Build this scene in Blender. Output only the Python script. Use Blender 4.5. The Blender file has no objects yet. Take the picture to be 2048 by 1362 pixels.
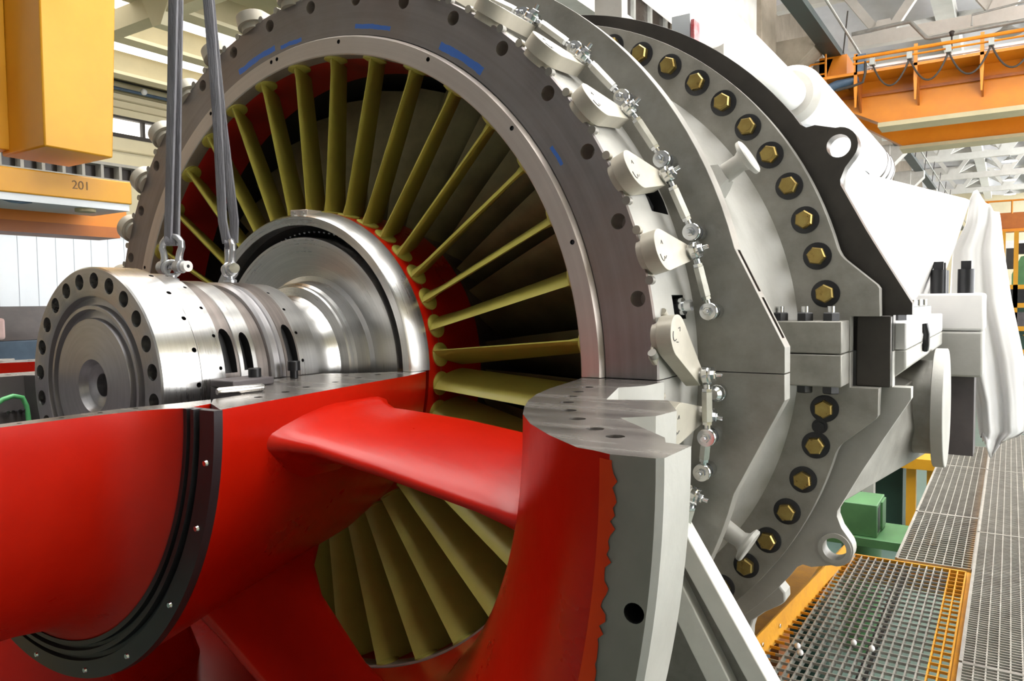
import bpy, bmesh, math, random
from math import sin, cos, pi, radians as rad
from mathutils import Vector, Matrix
from mathutils.geometry import tessellate_polygon
random.seed(7)
S = bpy.context.scene
COL = S.collection
H = 2.7                     # height of the rotor axis above the hall floor

# ------------------------------------------------------------------ materials
def nt(name):
    m = bpy.data.materials.new(name); m.use_nodes = True
    n = m.node_tree.nodes; l = m.node_tree.links
    return m, n, l, n['Principled BSDF']
def ramp(n, stops):
    r = n.new('ShaderNodeValToRGB'); e = r.color_ramp.elements
    while len(e) < len(stops): e.new(.5)
    for k, (p, c) in enumerate(stops):
        e[k].position = p; e[k].color = (*c, 1)
    return r
def mat(name, c1, c2=None, rough=.5, metal=0., scale=5., bump=0., bscale=60., coat=0., stretch=None, rvar=.12, detail=5, spec=.5):
    """painted or plain surface: two-tone noise, varying roughness, optional bump"""
    m, n, l, b = nt(name)
    c2 = c2 or tuple(x*.8 for x in c1)
    tc = n.new('ShaderNodeTexCoord'); src = tc.outputs['Object']
    if stretch:
        mp = n.new('ShaderNodeMapping'); mp.inputs['Scale'].default_value = stretch
        l.new(src, mp.inputs[0]); src = mp.outputs[0]
    no = n.new('ShaderNodeTexNoise'); no.inputs['Scale'].default_value = scale; no.inputs['Detail'].default_value = detail
    no.inputs['Roughness'].default_value = .62
    l.new(src, no.inputs['Vector'])
    r = ramp(n, [(.32, c2), (.68, c1)]); l.new(no.outputs['Fac'], r.inputs[0]); l.new(r.outputs[0], b.inputs['Base Color'])
    mr = n.new('ShaderNodeMapRange'); mr.inputs[3].default_value = max(.03, rough-rvar); mr.inputs[4].default_value = min(1, rough+rvar)
    l.new(no.outputs['Fac'], mr.inputs[0]); l.new(mr.outputs[0], b.inputs['Roughness'])
    b.inputs['Metallic'].default_value = metal
    b.inputs['Specular IOR Level'].default_value = spec; b.inputs['Coat Weight'].default_value = coat; b.inputs['Coat Roughness'].default_value = .12
    if bump:
        n2 = n.new('ShaderNodeTexNoise'); n2.inputs['Scale'].default_value = bscale; n2.inputs['Detail'].default_value = 3
        l.new(src, n2.inputs['Vector'])
        bp = n.new('ShaderNodeBump'); bp.inputs['Strength'].default_value = bump; bp.inputs['Distance'].default_value = .01
        l.new(n2.outputs['Fac'], bp.inputs['Height']); l.new(bp.outputs[0], b.inputs['Normal'])
    return m
def polar(n, l):
    """outputs (radius about the machine axis, axial y, angle) from object coordinates"""
    tc = n.new('ShaderNodeTexCoord'); sp = n.new('ShaderNodeSeparateXYZ'); l.new(tc.outputs['Object'], sp.inputs[0])
    def M(op, a, b_=None):
        q = n.new('ShaderNodeMath'); q.operation = op
        for i, v in enumerate((a, b_)):
            if v is None: continue
            if isinstance(v, (int, float)): q.inputs[i].default_value = v
            else: l.new(v, q.inputs[i])
        return q.outputs[0]
    r = M('SQRT', M('ADD', M('MULTIPLY', sp.outputs[0], sp.outputs[0]), M('MULTIPLY', sp.outputs[2], sp.outputs[2])))
    a = M('ARCTAN2', sp.outputs[2], sp.outputs[0])
    return r, sp.outputs[1], a, M
def turned(name, c1, c2, rough=.3, metal=1., fine=140., aniso=0., stain=None, blue=False):
    """lathe-turned metal: fine rings that follow the radius and the axial position"""
    m, n, l, b = nt(name)
    r, y, a, M = polar(n, l)
    cb = n.new('ShaderNodeCombineXYZ'); l.new(M('MULTIPLY', r, fine), cb.inputs[0]); l.new(M('MULTIPLY', y, fine), cb.inputs[1])
    l.new(M('MULTIPLY', a, 1.3), cb.inputs[2])
    no = n.new('ShaderNodeTexNoise'); no.inputs['Scale'].default_value = 1.; no.inputs['Detail'].default_value = 3
    l.new(cb.outputs[0], no.inputs['Vector'])
    tc = n.new('ShaderNodeTexCoord'); n2 = n.new('ShaderNodeTexNoise'); n2.inputs['Scale'].default_value = 3.2; n2.inputs['Detail'].default_value = 6
    n2.inputs['Roughness'].default_value = .65
    l.new(tc.outputs['Object'], n2.inputs['Vector'])
    mx = M('ADD', M('MULTIPLY', no.outputs['Fac'], .4), M('MULTIPLY', n2.outputs['Fac'], .6))
    rp = ramp(n, [(.34, c2), (.64, c1)]); l.new(mx, rp.inputs[0]); col = rp.outputs[0]
    if stain:
        n3 = n.new('ShaderNodeTexNoise'); n3.inputs['Scale'].default_value = 2.1; n3.inputs['Detail'].default_value = 7
        l.new(tc.outputs['Object'], n3.inputs['Vector'])
        r3 = ramp(n, [(.5, (0, 0, 0)), (.72, (1, 1, 1))]); l.new(n3.outputs['Fac'], r3.inputs[0])
        mm = n.new('ShaderNodeMixRGB'); l.new(M('MULTIPLY', r3.outputs[0], .55), mm.inputs[0]); l.new(col, mm.inputs[1]); mm.inputs[2].default_value = (*stain, 1)
        col = mm.outputs[0]
    if blue:                                     # blue layout-dye strokes on the flange face
        tot = None
        nz = n.new('ShaderNodeTexNoise'); nz.inputs['Scale'].default_value = 26; nz.inputs['Detail'].default_value = 4
        l.new(tc.outputs['Object'], nz.inputs['Vector'])
        for a0, a1, r0, w in ((92.5, 98, .9215, .006), (99.5, 110, .931, .0085), (71.5, 79.5, .930, .006), (51, 60.5, .929, .0095), (30.8, 34, .933, .0045)):
            ca, ha = rad((a0+a1)/2), rad((a1-a0)/2)
            fa = M('LESS_THAN', M('ABSOLUTE', M('SUBTRACT', a, ca)), ha)
            wob = M('MULTIPLY', M('SUBTRACT', nz.outputs['Fac'], .5), .014)
            fr = M('LESS_THAN', M('ABSOLUTE', M('ADD', M('SUBTRACT', r, r0), wob)), w)
            f = M('MULTIPLY', fa, fr); tot = f if tot is None else M('MAXIMUM', tot, f)
        mm = n.new('ShaderNodeMixRGB'); l.new(M('MULTIPLY', tot, .9), mm.inputs[0]); l.new(col, mm.inputs[1]); mm.inputs[2].default_value = (.03, .16, .62, 1)
        col = mm.outputs[0]
        l.new(M('MULTIPLY', M('SUBTRACT', 1., tot), metal), b.inputs['Metallic'])
    else: b.inputs['Metallic'].default_value = metal
    l.new(col, b.inputs['Base Color'])
    mr = n.new('ShaderNodeMapRange'); mr.inputs[3].default_value = max(.05, rough-.1); mr.inputs[4].default_value = rough+.12
    l.new(mx, mr.inputs[0]); l.new(mr.outputs[0], b.inputs['Roughness'])
    b.inputs['Anisotropic'].default_value = aniso
    if aniso:
        tg = n.new('ShaderNodeTangent'); tg.direction_type = 'RADIAL'; tg.axis = 'Y'; l.new(tg.outputs[0], b.inputs['Tangent'])
        b.inputs['Anisotropic Rotation'].default_value = .25
    bp = n.new('ShaderNodeBump'); bp.inputs['Strength'].default_value = .05; bp.inputs['Distance'].default_value = .002
    l.new(no.outputs['Fac'], bp.inputs['Height']); l.new(bp.outputs[0], b.inputs['Normal'])
    return m
def emit(name, c, s):
    m, n, l, b = nt(name)
    b.inputs['Base Color'].default_value = (*c, 1); b.inputs['Emission Color'].default_value = (*c, 1); b.inputs['Emission Strength'].default_value = s
    return m

RED   = mat('red_paint', (.50, .010, .0015), (.40, .006, .001), rough=.29, scale=3, bump=.07, bscale=22, spec=.30, rvar=.08)
REDIN = mat('red_primer', (.55, .020, .012), (.40, .012, .010), rough=.42, scale=4)
VANE  = mat('vane_olive', (.47, .43, .085), (.39, .345, .065), rough=.42, scale=9, bump=.04, bscale=160)
BLADE = mat('blade_bronze', (.30, .255, .12), (.18, .15, .075), rough=.42, metal=.55, scale=7)
GREY  = mat('grey_casing', (.46, .45, .42), (.37, .36, .33), rough=.48, metal=.1, scale=5, bump=.08, bscale=40)
GREY2 = mat('grey_plate', (.33, .315, .285), (.205, .195, .172), rough=.45, metal=.35, scale=7.5, bump=.05, bscale=90)
WHITE = mat('white_paint', (.86, .84, .82), (.78, .76, .75), rough=.45, scale=3)
WHITEB = mat('white_bar_paint', (.74, .73, .68), (.62, .61, .57), rough=.5, scale=7)
FLANGE = turned('flange_steel', (.33, .30, .295), (.21, .19, .187), rough=.42, metal=.75, fine=60, stain=(.30, .20, .15), blue=True)
RING  = turned('ring_steel', (.60, .54, .49), (.50, .44, .40), rough=.40, metal=.7, fine=120)
STEEL = turned('bright_steel', (.76, .75, .73), (.58, .57, .56), rough=.28, metal=1., fine=220, aniso=.72)
STEELF = turned('coupling_face_steel', (.56, .545, .56), (.42, .41, .42), rough=.38, metal=.9, fine=160, aniso=.6)
STEELD = turned('dark_steel', (.30, .26, .24), (.17, .15, .14), rough=.38, metal=.9, fine=150, aniso=.6)
TOPST = mat('machined_joint_steel', (.44, .41, .38), (.26, .24, .225), rough=.26, metal=.85, scale=2.2, stretch=(1.5, 9, 1.5), rvar=.1)
LOWFL = mat('lower_flange_steel', (.29, .272, .24), (.19, .18, .158), rough=.45, metal=.35, scale=4)
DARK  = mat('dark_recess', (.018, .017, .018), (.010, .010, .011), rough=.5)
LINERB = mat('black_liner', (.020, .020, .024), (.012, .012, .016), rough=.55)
BLACK = mat('black_oxide', (.030, .030, .032), (.018, .018, .02), rough=.35, metal=.4)
SEAL  = mat('black_seal', (.034, .030, .034), (.022, .019, .022), rough=.38, metal=.2, scale=12)
DFL   = mat('dark_flange', (.080, .072, .062), (.050, .045, .040), rough=.36, metal=.55, scale=5)
GOLD  = mat('gold_passivated', (.38, .29, .095), (.30, .20, .06), rough=.30, metal=.85, scale=30)
CHROME = mat('zinc_plate', (.78, .79, .80), (.62, .63, .64), rough=.16, metal=1., scale=20)
LEVER = mat('lever_cast', (.52, .48, .40), (.42, .39, .325), rough=.42, metal=.2, scale=14)
SHACK = mat('galvanised', (.62, .63, .66), (.45, .46, .49), rough=.33, metal=.85, scale=25, bump=.15, bscale=120)
WEB   = mat('sling_webbing', (.25, .245, .27), (.13, .128, .145), rough=.8, scale=40, stretch=(1, 1, .12), bump=.4, bscale=260)
YEL   = mat('crane_yellow', (.62, .30, .014), (.56, .25, .010), rough=.38, scale=2)
ORA   = mat('crane_orange', (.68, .225, .005), (.58, .175, .004), rough=.42, scale=1.6)
ORAD  = mat('crane_dark_orange', (.42, .12, .012), (.33, .085, .010), rough=.45, scale=2)
PLATF = mat('platform_orange', (.74, .34, .012), (.55, .24, .015), rough=.5, scale=9, bump=.1)
GALV  = mat('grating_galvanised', (.47, .45, .41), (.33, .31, .28), rough=.45, metal=.5, scale=12)
GRN   = mat('machine_green', (.085, .22, .085), (.06, .16, .065), rough=.45, scale=4)
DGRN  = mat('dark_green', (.012, .045, .028), (.008, .03, .02), rough=.5, scale=4)
FLOOR = mat('floor_paint', (.105, .16, .135), (.07, .11, .095), rough=.4, scale=1.2)
CONC  = mat('concrete', (.56, .54, .50), (.45, .43, .39), rough=.8, scale=3)
CONCB = mat('brown_concrete', (.30, .25, .19), (.20, .165, .12), rough=.8, scale=2)
CREAM = mat('cream_wall', (.82, .74, .52), (.72, .64, .44), rough=.8, scale=.8)
CREAMD = mat('cream_joist', (.56, .48, .30), (.46, .40, .25), rough=.8, scale=1.2)
SHELL = mat('vault_white', (.84, .84, .87), (.70, .70, .73), rough=.85, scale=.9)
WALLG = mat('wall_grey', (.24, .24, .25), rough=.8)
RIB   = mat('rib_white', (.82, .81, .76), (.70, .69, .64), rough=.75, scale=2)
PIPE  = mat('pipe_grey', (.40, .40, .37), (.28, .28, .26), rough=.5, metal=.3, scale=6)
RAILD = mat('runway_dark', (.035, .055, .05), (.02, .03, .03), rough=.45, scale=3)
SEAM  = mat('panel_seam', (.36, .40, .45), rough=.6)
PANEL = mat('white_panel', (.66, .70, .74), (.58, .62, .67), rough=.45, scale=1.2)
BLUE  = mat('cabinet_blue', (.075, .12, .18), (.045, .075, .12), rough=.45, scale=5)
REDB  = mat('red_scuffed', (.55, .030, .045), (.62, .35, .36), rough=.5, scale=22, detail=9)
MACH  = mat('machine_brown', (.105, .09, .092), (.06, .052, .055), rough=.5, scale=5)
HOSE  = mat('green_hose', (.13, .52, .19), (.10, .42, .15), rough=.4)
PINK  = mat('tray_pink', (.75, .52, .50), (.68, .46, .45), rough=.5)
WINF  = mat('window_frame_dark', (.045, .035, .028), (.03, .025, .02), rough=.6)
GLASS = mat('dark_glazing', (.040, .030, .024), (.025, .02, .018), rough=.25, scale=1)
SCRIB = mat('ink_mark', (.22, .12, .04), rough=.7)
def poly_sheet():
    m, n, l, b = nt('clear_plastic_sheet')
    b.inputs['Base Color'].default_value = (.86, .85, .85, 1); b.inputs['Roughness'].default_value = .22
    b.inputs['Transmission Weight'].default_value = .35; b.inputs['IOR'].default_value = 1.2
    return m
SHEET = poly_sheet()
DAYW = emit('daylight_pane', (1., .97, .92), 2.2)
LAMP = emit('lamp_diffuser', (1., .95, .85), 6.)

# ------------------------------------------------------------------ mesh building
class M:
    def __init__(s): s.v = []; s.f = []; s.m = []; s.xf = None
    def add(s, vs, fs, mi=0):
        b = len(s.v)
        for p in vs:
            p = Vector(p)
            s.v.append(s.xf @ p if s.xf else p)
        for f in fs:
            s.f.append([b+i for i in f]); s.m.append(mi)
        return s
    def lathe(s, prof, a0=0, a1=360, n=96, closed=True, mi=0, mis=None, cap=0, holes=()):
        """revolve (r, y) about the machine axis from a0 to a1 degrees; caps close the cut faces"""
        full = abs(a1-a0) >= 359.99
        k = len(prof); cols = n if full else n+1
        vs = []
        for i in range(cols):
            a = rad(a0+(a1-a0)*i/n)
            for r, y in prof: vs.append((r*cos(a), y, r*sin(a)))
        b = len(s.v); s.add(vs, [])
        for i in range(n):
            j = (i+1) % cols
            for q in range(k if closed else k-1):
                w = (q+1) % k
                s.f.append([b+i*k+q, b+j*k+q, b+j*k+w, b+i*k+w]); s.m.append(mis[q] if mis else mi)
        if not full and closed:
            for a, c in ((a0, 0), (a1, n)):
                loops = [[(r, y) for r, y in prof]] + [[(hx+hr*cos(t*pi/10), hy+hr*sin(t*pi/10)) for t in range(20)] for hx, hy, hr in holes]
                tri = tessellate_polygon([[Vector((x, y, 0)) for x, y in L] for L in loops])
                flat = [p for L in loops for p in L]; ar = rad(a)
                s.add([(x*cos(ar), y, x*sin(ar)) for x, y in flat], [list(t) for t in tri], cap)
        return s
    def prism(s, loops, fr, d, mi=0, side=None):
        """extrude 2-D loops (outer first, then holes) by d along fr's third axis; fr = (origin, ex, ey, ez)"""
        o, ex, ey, ez = [Vector(q) for q in fr]
        if loops and not isinstance(loops[0][0], (tuple, list)): loops = [loops]
        tri = tessellate_polygon([[Vector((x, y, 0)) for x, y in L] for L in loops])
        flat = [p for L in loops for p in L]; N = len(flat)
        vs = [o+ex*x+ey*y for x, y in flat] + [o+ex*x+ey*y+ez*d for x, y in flat]
        fs = [list(t) for t in tri] + [[i+N for i in reversed(t)] for t in tri]
        b = len(s.v); s.add(vs, fs, mi)
        st = 0
        for L in loops:
            k = len(L)
            for i in range(k):
                j = (i+1) % k
                s.f.append([b+st+i, b+st+j, b+st+j+N, b+st+i+N]); s.m.append(mi if side is None else side)
            st += k
        return s
    def box(s, x0, x1, y0, y1, z0, z1, mi=0):
        return s.add([(x, y, z) for z in (z0, z1) for y in (y0, y1) for x in (x0, x1)],
                     [(0, 2, 3, 1), (4, 5, 7, 6), (0, 1, 5, 4), (2, 6, 7, 3), (0, 4, 6, 2), (1, 3, 7, 5)], mi)
    def cyl(s, p, q, r, r2=None, n=24, mi=0, prof=None):
        """cylinder (or stack of (t, radius) rings) from p to q"""
        p, q = Vector(p), Vector(q); d = (q-p); L = d.length; d.normalize()
        u = d.orthogonal().normalized(); w = d.cross(u)
        rings = prof or [(0, r), (1, r if r2 is None else r2)]
        vs = []
        for t, rr in rings:
            for i in range(n):
                a = 2*pi*i/n; vs.append(p+d*(L*t)+(u*cos(a)+w*sin(a))*rr)
        fs = [[k*n+i, k*n+(i+1) % n, (k+1)*n+(i+1) % n, (k+1)*n+i] for k in range(len(rings)-1) for i in range(n)]
        fs += [list(range(n))[::-1], [(len(rings)-1)*n+i for i in range(n)]]
        return s.add(vs, fs, mi)
    def tube(s, pts, r, n=10, mi=0, flat=None, closed=False):
        """round tube (or flat w x t ribbon when flat=(w, t, width direction)) along points"""
        pts = [Vector(p) for p in pts]; K = len(pts); vs = []; u = None
        for i, p in enumerate(pts):
            if closed: d = (pts[(i+1) % K]-pts[i-1]).normalized()
            else: d = (pts[min(i+1, K-1)]-pts[max(i-1, 0)]).normalized()
            if flat:
                wd = flat[2](i/(K-1)) if callable(flat[2]) else Vector(flat[2])
                wd = (wd-d*wd.dot(d)).normalized(); th = d.cross(wd)
                hw, ht = flat[0]/2, flat[1]/2
                for a, b in ((-1, -1), (-.85, -1.25), (.85, -1.25), (1, -1), (1, 1), (.85, 1.25), (-.85, 1.25), (-1, 1)): vs.append(p+wd*hw*a+th*ht*b)
                n = 8
            else:
                u = d.orthogonal().normalized() if u is None else (u-d*u.dot(d)).normalized()
                w = d.cross(u); rr = r[i] if isinstance(r, (list, tuple)) else r
                for k in range(n): vs.append(p+(u*cos(2*pi*k/n)+w*sin(2*pi*k/n))*rr)
        R_ = K if closed else K-1
        fs = [[i*n+k, i*n+(k+1) % n, ((i+1) % K)*n+(k+1) % n, ((i+1) % K)*n+k] for i in range(R_) for k in range(n)]
        if not closed: fs += [list(range(n))[::-1], [(K-1)*n+k for k in range(n)]]
        return s.add(vs, fs, mi)
    def ball(s, c, r, n=16, mi=0, sq=(1, 1, 1)):
        c = Vector(c); vs = []; k = n//2
        for i in range(k+1):
            t = pi*i/k
            for j in range(n): vs.append(c+Vector((sin(t)*cos(2*pi*j/n)*r*sq[0], sin(t)*sin(2*pi*j/n)*r*sq[1], cos(t)*r*sq[2])))
        return s.add(vs, [[i*n+j, (i+1)*n+j, (i+1)*n+(j+1) % n, i*n+(j+1) % n] for i in range(k) for j in range(n)], mi)
    def hexa(s, p, q, r, mi=0, cham=.12):
        p, q = Vector(p), Vector(q); L = (q-p).length
        return s.cyl(p, q, r, n=6, mi=mi, prof=[(0, r), (1-cham, r), (1, r*.86)])
    def loft(s, secs, mi=0, cap=True):
        n = len(secs[0]); b = len(s.v)
        s.add([p for q in secs for p in q], [])
        for k in range(len(secs)-1):
            for i in range(n):
                j = (i+1) % n
                s.f.append([b+k*n+i, b+k*n+j, b+(k+1)*n+j, b+(k+1)*n+i]); s.m.append(mi)
        if cap:
            s.f.append([b+i for i in range(n)][::-1]); s.m.append(mi)
            s.f.append([b+(len(secs)-1)*n+i for i in range(n)]); s.m.append(mi)
        return s

def mesh(name, g, mats, smooth=32):
    me = bpy.data.meshes.new(name)
    me.from_pydata([tuple(v) for v in g.v], [], g.f)
    for q in (mats if isinstance(mats, (list, tuple)) else [mats]): me.materials.append(q)
    me.polygons.foreach_set('material_index', g.m)
    bm = bmesh.new(); bm.from_mesh(me)
    bmesh.ops.remove_doubles(bm, verts=bm.verts, dist=1e-6)
    bmesh.ops.recalc_face_normals(bm, faces=bm.faces); bm.to_mesh(me); bm.free()
    if smooth:
        me.polygons.foreach_set('use_smooth', [True]*len(me.polygons)); me.set_sharp_from_angle(angle=rad(smooth))
    me.update()
    return me
def obj(name, g, mats, parent=None, smooth=32, bevel=0, cut=None, label=None):
    me = mesh(name, g, mats, smooth)
    if cut:                                      # machine the holes and slots into the mesh itself
        o = bpy.data.objects.new(name, me); COL.objects.link(o)
        ct = bpy.data.objects.new('cutter', mesh('cutter', cut, mats, 0)); COL.objects.link(ct)
        md = o.modifiers.new('cut', 'BOOLEAN'); md.object = ct; md.operation = 'DIFFERENCE'; md.solver = 'EXACT'
        dg = bpy.context.evaluated_depsgraph_get()
        new = bpy.data.meshes.new_from_object(o.evaluated_get(dg))
        bpy.data.objects.remove(o); bpy.data.objects.remove(ct)
        new.name = name; me = new
        if smooth: me.polygons.foreach_set('use_smooth', [True]*len(me.polygons)); me.set_sharp_from_angle(angle=rad(smooth))
    o = bpy.data.objects.new(name, me); COL.objects.link(o)
    if bevel:
        b = o.modifiers.new('bevel', 'BEVEL'); b.width = bevel; b.segments = 2; b.limit_method = 'ANGLE'; b.angle_limit = rad(40); b.harden_normals = False
    if parent is not None:
        o.parent = parent
        if not parent.get('local'):              # parts of a fixed thing are modelled in machine coordinates
            q = parent; off = Vector()
            while q is not None: off += q.location; q = q.parent
            o.location = -off
    if label: o['label'] = label
    return o
def tag(o, label, cat, group=None, kind=None):
    o['label'] = label; o['category'] = cat
    if group: o['group'] = group
    if kind: o['kind'] = kind
    return o
def thing(name, label, cat, loc=(0, 0, 0), group=None, mtx=None):
    o = bpy.data.objects.new(name, None); COL.objects.link(o); o.empty_display_size = .1
    if mtx is not None: o.matrix_world = mtx; o['local'] = 1
    else: o.location = loc
    return tag(o, label, cat, group)
def struct(name, g, mats, label=None, smooth=0, parent=None):
    o = obj(name, g, mats, parent, smooth); o['kind'] = 'structure'
    if label: o['label'] = label
    return o
def polr(a, r, y=0): return Vector((r*cos(rad(a)), y, r*sin(rad(a))))
def pframe(a, y):
    """local axes at clock angle a: X axial, Y tangential (counter-clockwise), Z radial; origin on the axis"""
    a = rad(a)
    return Matrix(((0, -sin(a), cos(a), 0), (1, 0, 0, y), (0, cos(a), sin(a), 0), (0, 0, 0, 1)))
def dup(src, mtx, label, group, cat):
    r = src.copy(); COL.objects.link(r); r.matrix_world = mtx; tag(r, label, cat, group)
    for ch in src.children:
        c = ch.copy(); COL.objects.link(c); c.parent = r
        for g in ch.children:
            d = g.copy(); COL.objects.link(d); d.parent = c
    return r
XZ = lambda y: ((0, y, 0), (1, 0, 0), (0, 0, 1), (0, 1, 0))
def arc(r, a0, a1, n): return [(r*cos(rad(a0+(a1-a0)*i/n)), r*sin(rad(a0+(a1-a0)*i/n))) for i in range(n+1)]
def circle(cx, cy, r, n=24): return [(cx+r*cos(2*pi*i/n), cy+r*sin(2*pi*i/n)) for i in range(n)]
ORD = 'first second third fourth fifth sixth seventh eighth ninth tenth eleventh twelfth thirteenth fourteenth fifteenth sixteenth seventeenth eighteenth'.split()
def pf(a, y, R):
    m = pframe(a, y); ar = rad(a); m.translation = Vector((R*cos(ar), y, R*sin(ar))); return m

# ================================================================== compressor casing (grey, with the big bolted plates)
cc = thing('compressor_casing', 'grey compressor casing with steel front flange and gold-bolted rear plate', 'machine casing', (0, .6, -1.2))
# front flange, upper half, with sixteen threaded holes
def hole_cutter(angs, R, r, y0, y1, n=20, mi=1):
    g = M()
    for a in angs: g.cyl(polr(a, R, y0), polr(a, R, y1), r, n=n, mi=mi)
    return g
g = M().lathe([(.908, 0), (1.0285, 0), (1.032, .004), (1.032, .07), (.908, .07)], .06, 179.94, 144, mi=0, mis=[0, 0, 2, 0, 0])
ct = hole_cutter([10*k for k in range(1, 18)], 1.0, .0175, -.01, .055)
obj('front_flange', g, [FLANGE, RING, GREY], cc, cut=ct, label='brown-grey machined front flange with blue dye strokes')
g = M().lathe([(.908, 0), (1.0285, 0), (1.032, .004), (1.032, .07), (.908, .07)], 180.06, 359.94, 120, mi=0, mis=[0, 0, 2, 0, 0])
obj('lower_front_flange', g, [FLANGE, STEELD, GREY], cc)
# inner guide ring with its chamfer and small sockets
g = M().lathe([(.853, -.012), (.856, -.014), (.899, -.014), (.9055, -.004), (.9065, .03), (.853, .03)], 0.06, 179.94, 144)
ct = hole_cutter([82.2, 100.0, 98.4, 40.3, 19.9, 140.1, 61, 120, 160], .887, .0058, -.03, .004, 14)
obj('inner_guide_ring', g, [RING, DARK], cc, cut=ct, label='beige machined ring inside the flange')
g = M().lathe([(.853, -.012), (.856, -.014), (.899, -.014), (.9055, -.004), (.9065, .03), (.853, .03)], 180.06, 359.94, 120)
obj('lower_inner_guide_ring', g, RING, cc)
g = M()
for a in (82.2, 100.0, 40.3, 19.9, 140.1): g.cyl(polr(a, .887, -.004), polr(a, .887, -.010), .0042, n=10)
obj('set_screws', g, BLACK, cc)
obj('red_liner', M().lathe([(.853, .03), (.90, .03), (.90, .2), (.853, .2)], 0, 360, 160), REDIN, cc)
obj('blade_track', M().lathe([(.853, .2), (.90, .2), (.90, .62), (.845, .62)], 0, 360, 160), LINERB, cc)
obj('darkness_disc', M().lathe([(.30, .6), (.86, .6), (.86, .63), (.30, .63)], 0, 360, 96), DARK, cc)  # near-black disc stands in for the darkness behind the rotor blades
# cylindrical shell carrying the levers, with recessed bolt pockets
for up in (1, 0):
    a0, a1 = (.06, 179.94) if up else (180.06, 359.94)
    g = M().lathe([(.90, .07), (1.030, .07), (1.030, .25), (.90, .25)], a0, a1, 120)
    ct = M()
    for k, a in enumerate([23.4, 53.4, 83.4, 113.4] if up else []):
        m = pf(a, .19, 1.03); ct.xf = m
        ct.prism([(-.05, -.036), (.05, -.036), (.055, 0), (.05, .036), (-.05, .036)], ((0, 0, -.06), (1, 0, 0), (0, 1, 0), (0, 0, 1)), .1, 1)
    if up:
        ct.xf = pf(8.6, .155, 1.03); ct.box(-.035, .035, -.028, .028, -.06, .06, 1)
        for a in (26.6, 16.7, 36.6): ct.xf = pf(a, .135, 1.03); ct.cyl((0, 0, -.03), (0, 0, .03), .014, n=14, mi=1)
    obj('lever_shell' if up else 'lower_lever_shell', g, [GREY, DARK], cc, cut=ct if up else None)
for a in (23.4, 53.4, 83.4):
    g = M(); g.xf = pf(a, .19, 1.03)
    g.hexa((0, 0, -.06), (0, 0, -.018), .030 if a < 30 else .026)
    obj('pocket_bolt', g, BLACK if a < 30 else GOLD, cc, 20, label='bolt head in its shell pocket')
g = M(); g.xf = pf(8.6, .155, 1.03); g.cyl((0, 0, -.07), (0, 0, .012), .02, n=20); g.cyl((0, 0, .012), (0, 0, .03), .013, n=16)
obj('dowel_stud', g, CHROME, cc)
# front ring plate: two halves that meet at the joint
def plate1(sgn):
    o = [(1.02, .0012), (1.231, .0012), (1.231, .06)] + [(1.153*cos(rad(a)), 1.153*sin(rad(a))) for a in [14.5+i*(165.5-14.5)/60 for i in range(61)]] + [(-1.231, .06), (-1.231, .0012), (-1.02, .0012)]
    o += arc(1.02, 179.93, .07, 64)[1:-1]
    return [(x, z*sgn) for x, z in o]
for sgn, nm in ((1, 'front_ring_plate'), (-1, 'lower_front_ring_plate')):
    ct = None
    if sgn > 0:                                  # narrow grooves milled in the sloping rim
        ct = M(); p, q = Vector((1.231, 0, .06)), Vector((1.153*cos(rad(14.5)), 0, 1.153*sin(rad(14.5))))
        nr = (q-p).cross(Vector((0, 1, 0))).normalized()
        for t0, t1 in ((.56, .99), (.09, .50)):
            ct.loft([[p.lerp(q, t)+nr*a*.014+Vector((0, y, 0)) for a, y in ((-2.2, .270), (2.2, .270), (2.2, .291), (-2.2, .291))] for t in (t0, t1)], 1)
    obj(nm, M().prism(plate1(sgn), XZ(.25), .05), [GREY2, STEELD], cc, 25, bevel=.003, cut=ct)
    # barrel between the plates
prof = [(.97, .295), (1.025, .295), (1.025, .9), (1.032, .97), (1.05, 1.025), (1.082, 1.06), (.97, 1.06)]
obj('barrel', M().lathe(prof, .06, 179.94, 120), GREY, cc)
obj('lower_barrel', M().lathe(prof, 180.06, 359.94, 120), GREY, cc)
def plate2(sgn):
    o = [(1.03, .0012), (1.235, .0012), (1.235, .112), (1.318, .112), (1.316, .198), (1.308, .210), (1.215, .292), (1.205, .304)]
    o += [(1.238*cos(rad(a)), 1.238*sin(rad(a))) for a in [15.2+i*(164.8-15.2)/64 for i in range(65)]]
    o += [(-x, z) for x, z in reversed(o[:8])]
    o += arc(1.03, 179.93, .07, 64)[1:-1]
    return [(x, z*sgn) for x, z in o]
obj('bolted_ring_plate', M().prism(plate2(1), XZ(1.06), .055), GREY2, cc, 25, bevel=.006)
obj('lower_bolted_ring_plate', M().prism(plate2(-1), XZ(1.06), .055), GREY2, cc, 25, bevel=.006)
for a in [9+6*k for k in range(11)] + [-9-6*k for k in range(9)]:
    m = pf(a, 1.06, 1.175)
    g = M(); g.xf = m @ Matrix.Rotation(rad(random.uniform(0, 60)), 4, 'X')
    g.cyl((-.002, 0, 0), (-.030, 0, 0), .0295, n=6, prof=[(0, .0295), (.8, .0295), (1, .0255)])
    g.cyl((-.030, 0, 0), (-.0315, 0, 0), .018, n=20)
    b = obj('flange_bolt', g, GOLD, cc, 20, label='gold hex bolt head on the rear ring plate')
    g = M(); g.xf = m; g.cyl((0, 0, 0), (-.0045, 0, 0), .0435, n=28, prof=[(0, .0435), (.8, .0435), (1, .041)])
    w = obj('washer', g, BLACK, None, 30); w.parent = b; w.location = (0, 0, 0)
g = M(); g.xf = pf(-11.9, 1.06, 1.172); g.cyl((0, 0, 0), (-.006, 0, 0), .024, n=20); g.cyl((-.006, 0, 0), (-.012, 0, 0), .016, n=6)
obj('plug', g, BLACK, cc)
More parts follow.
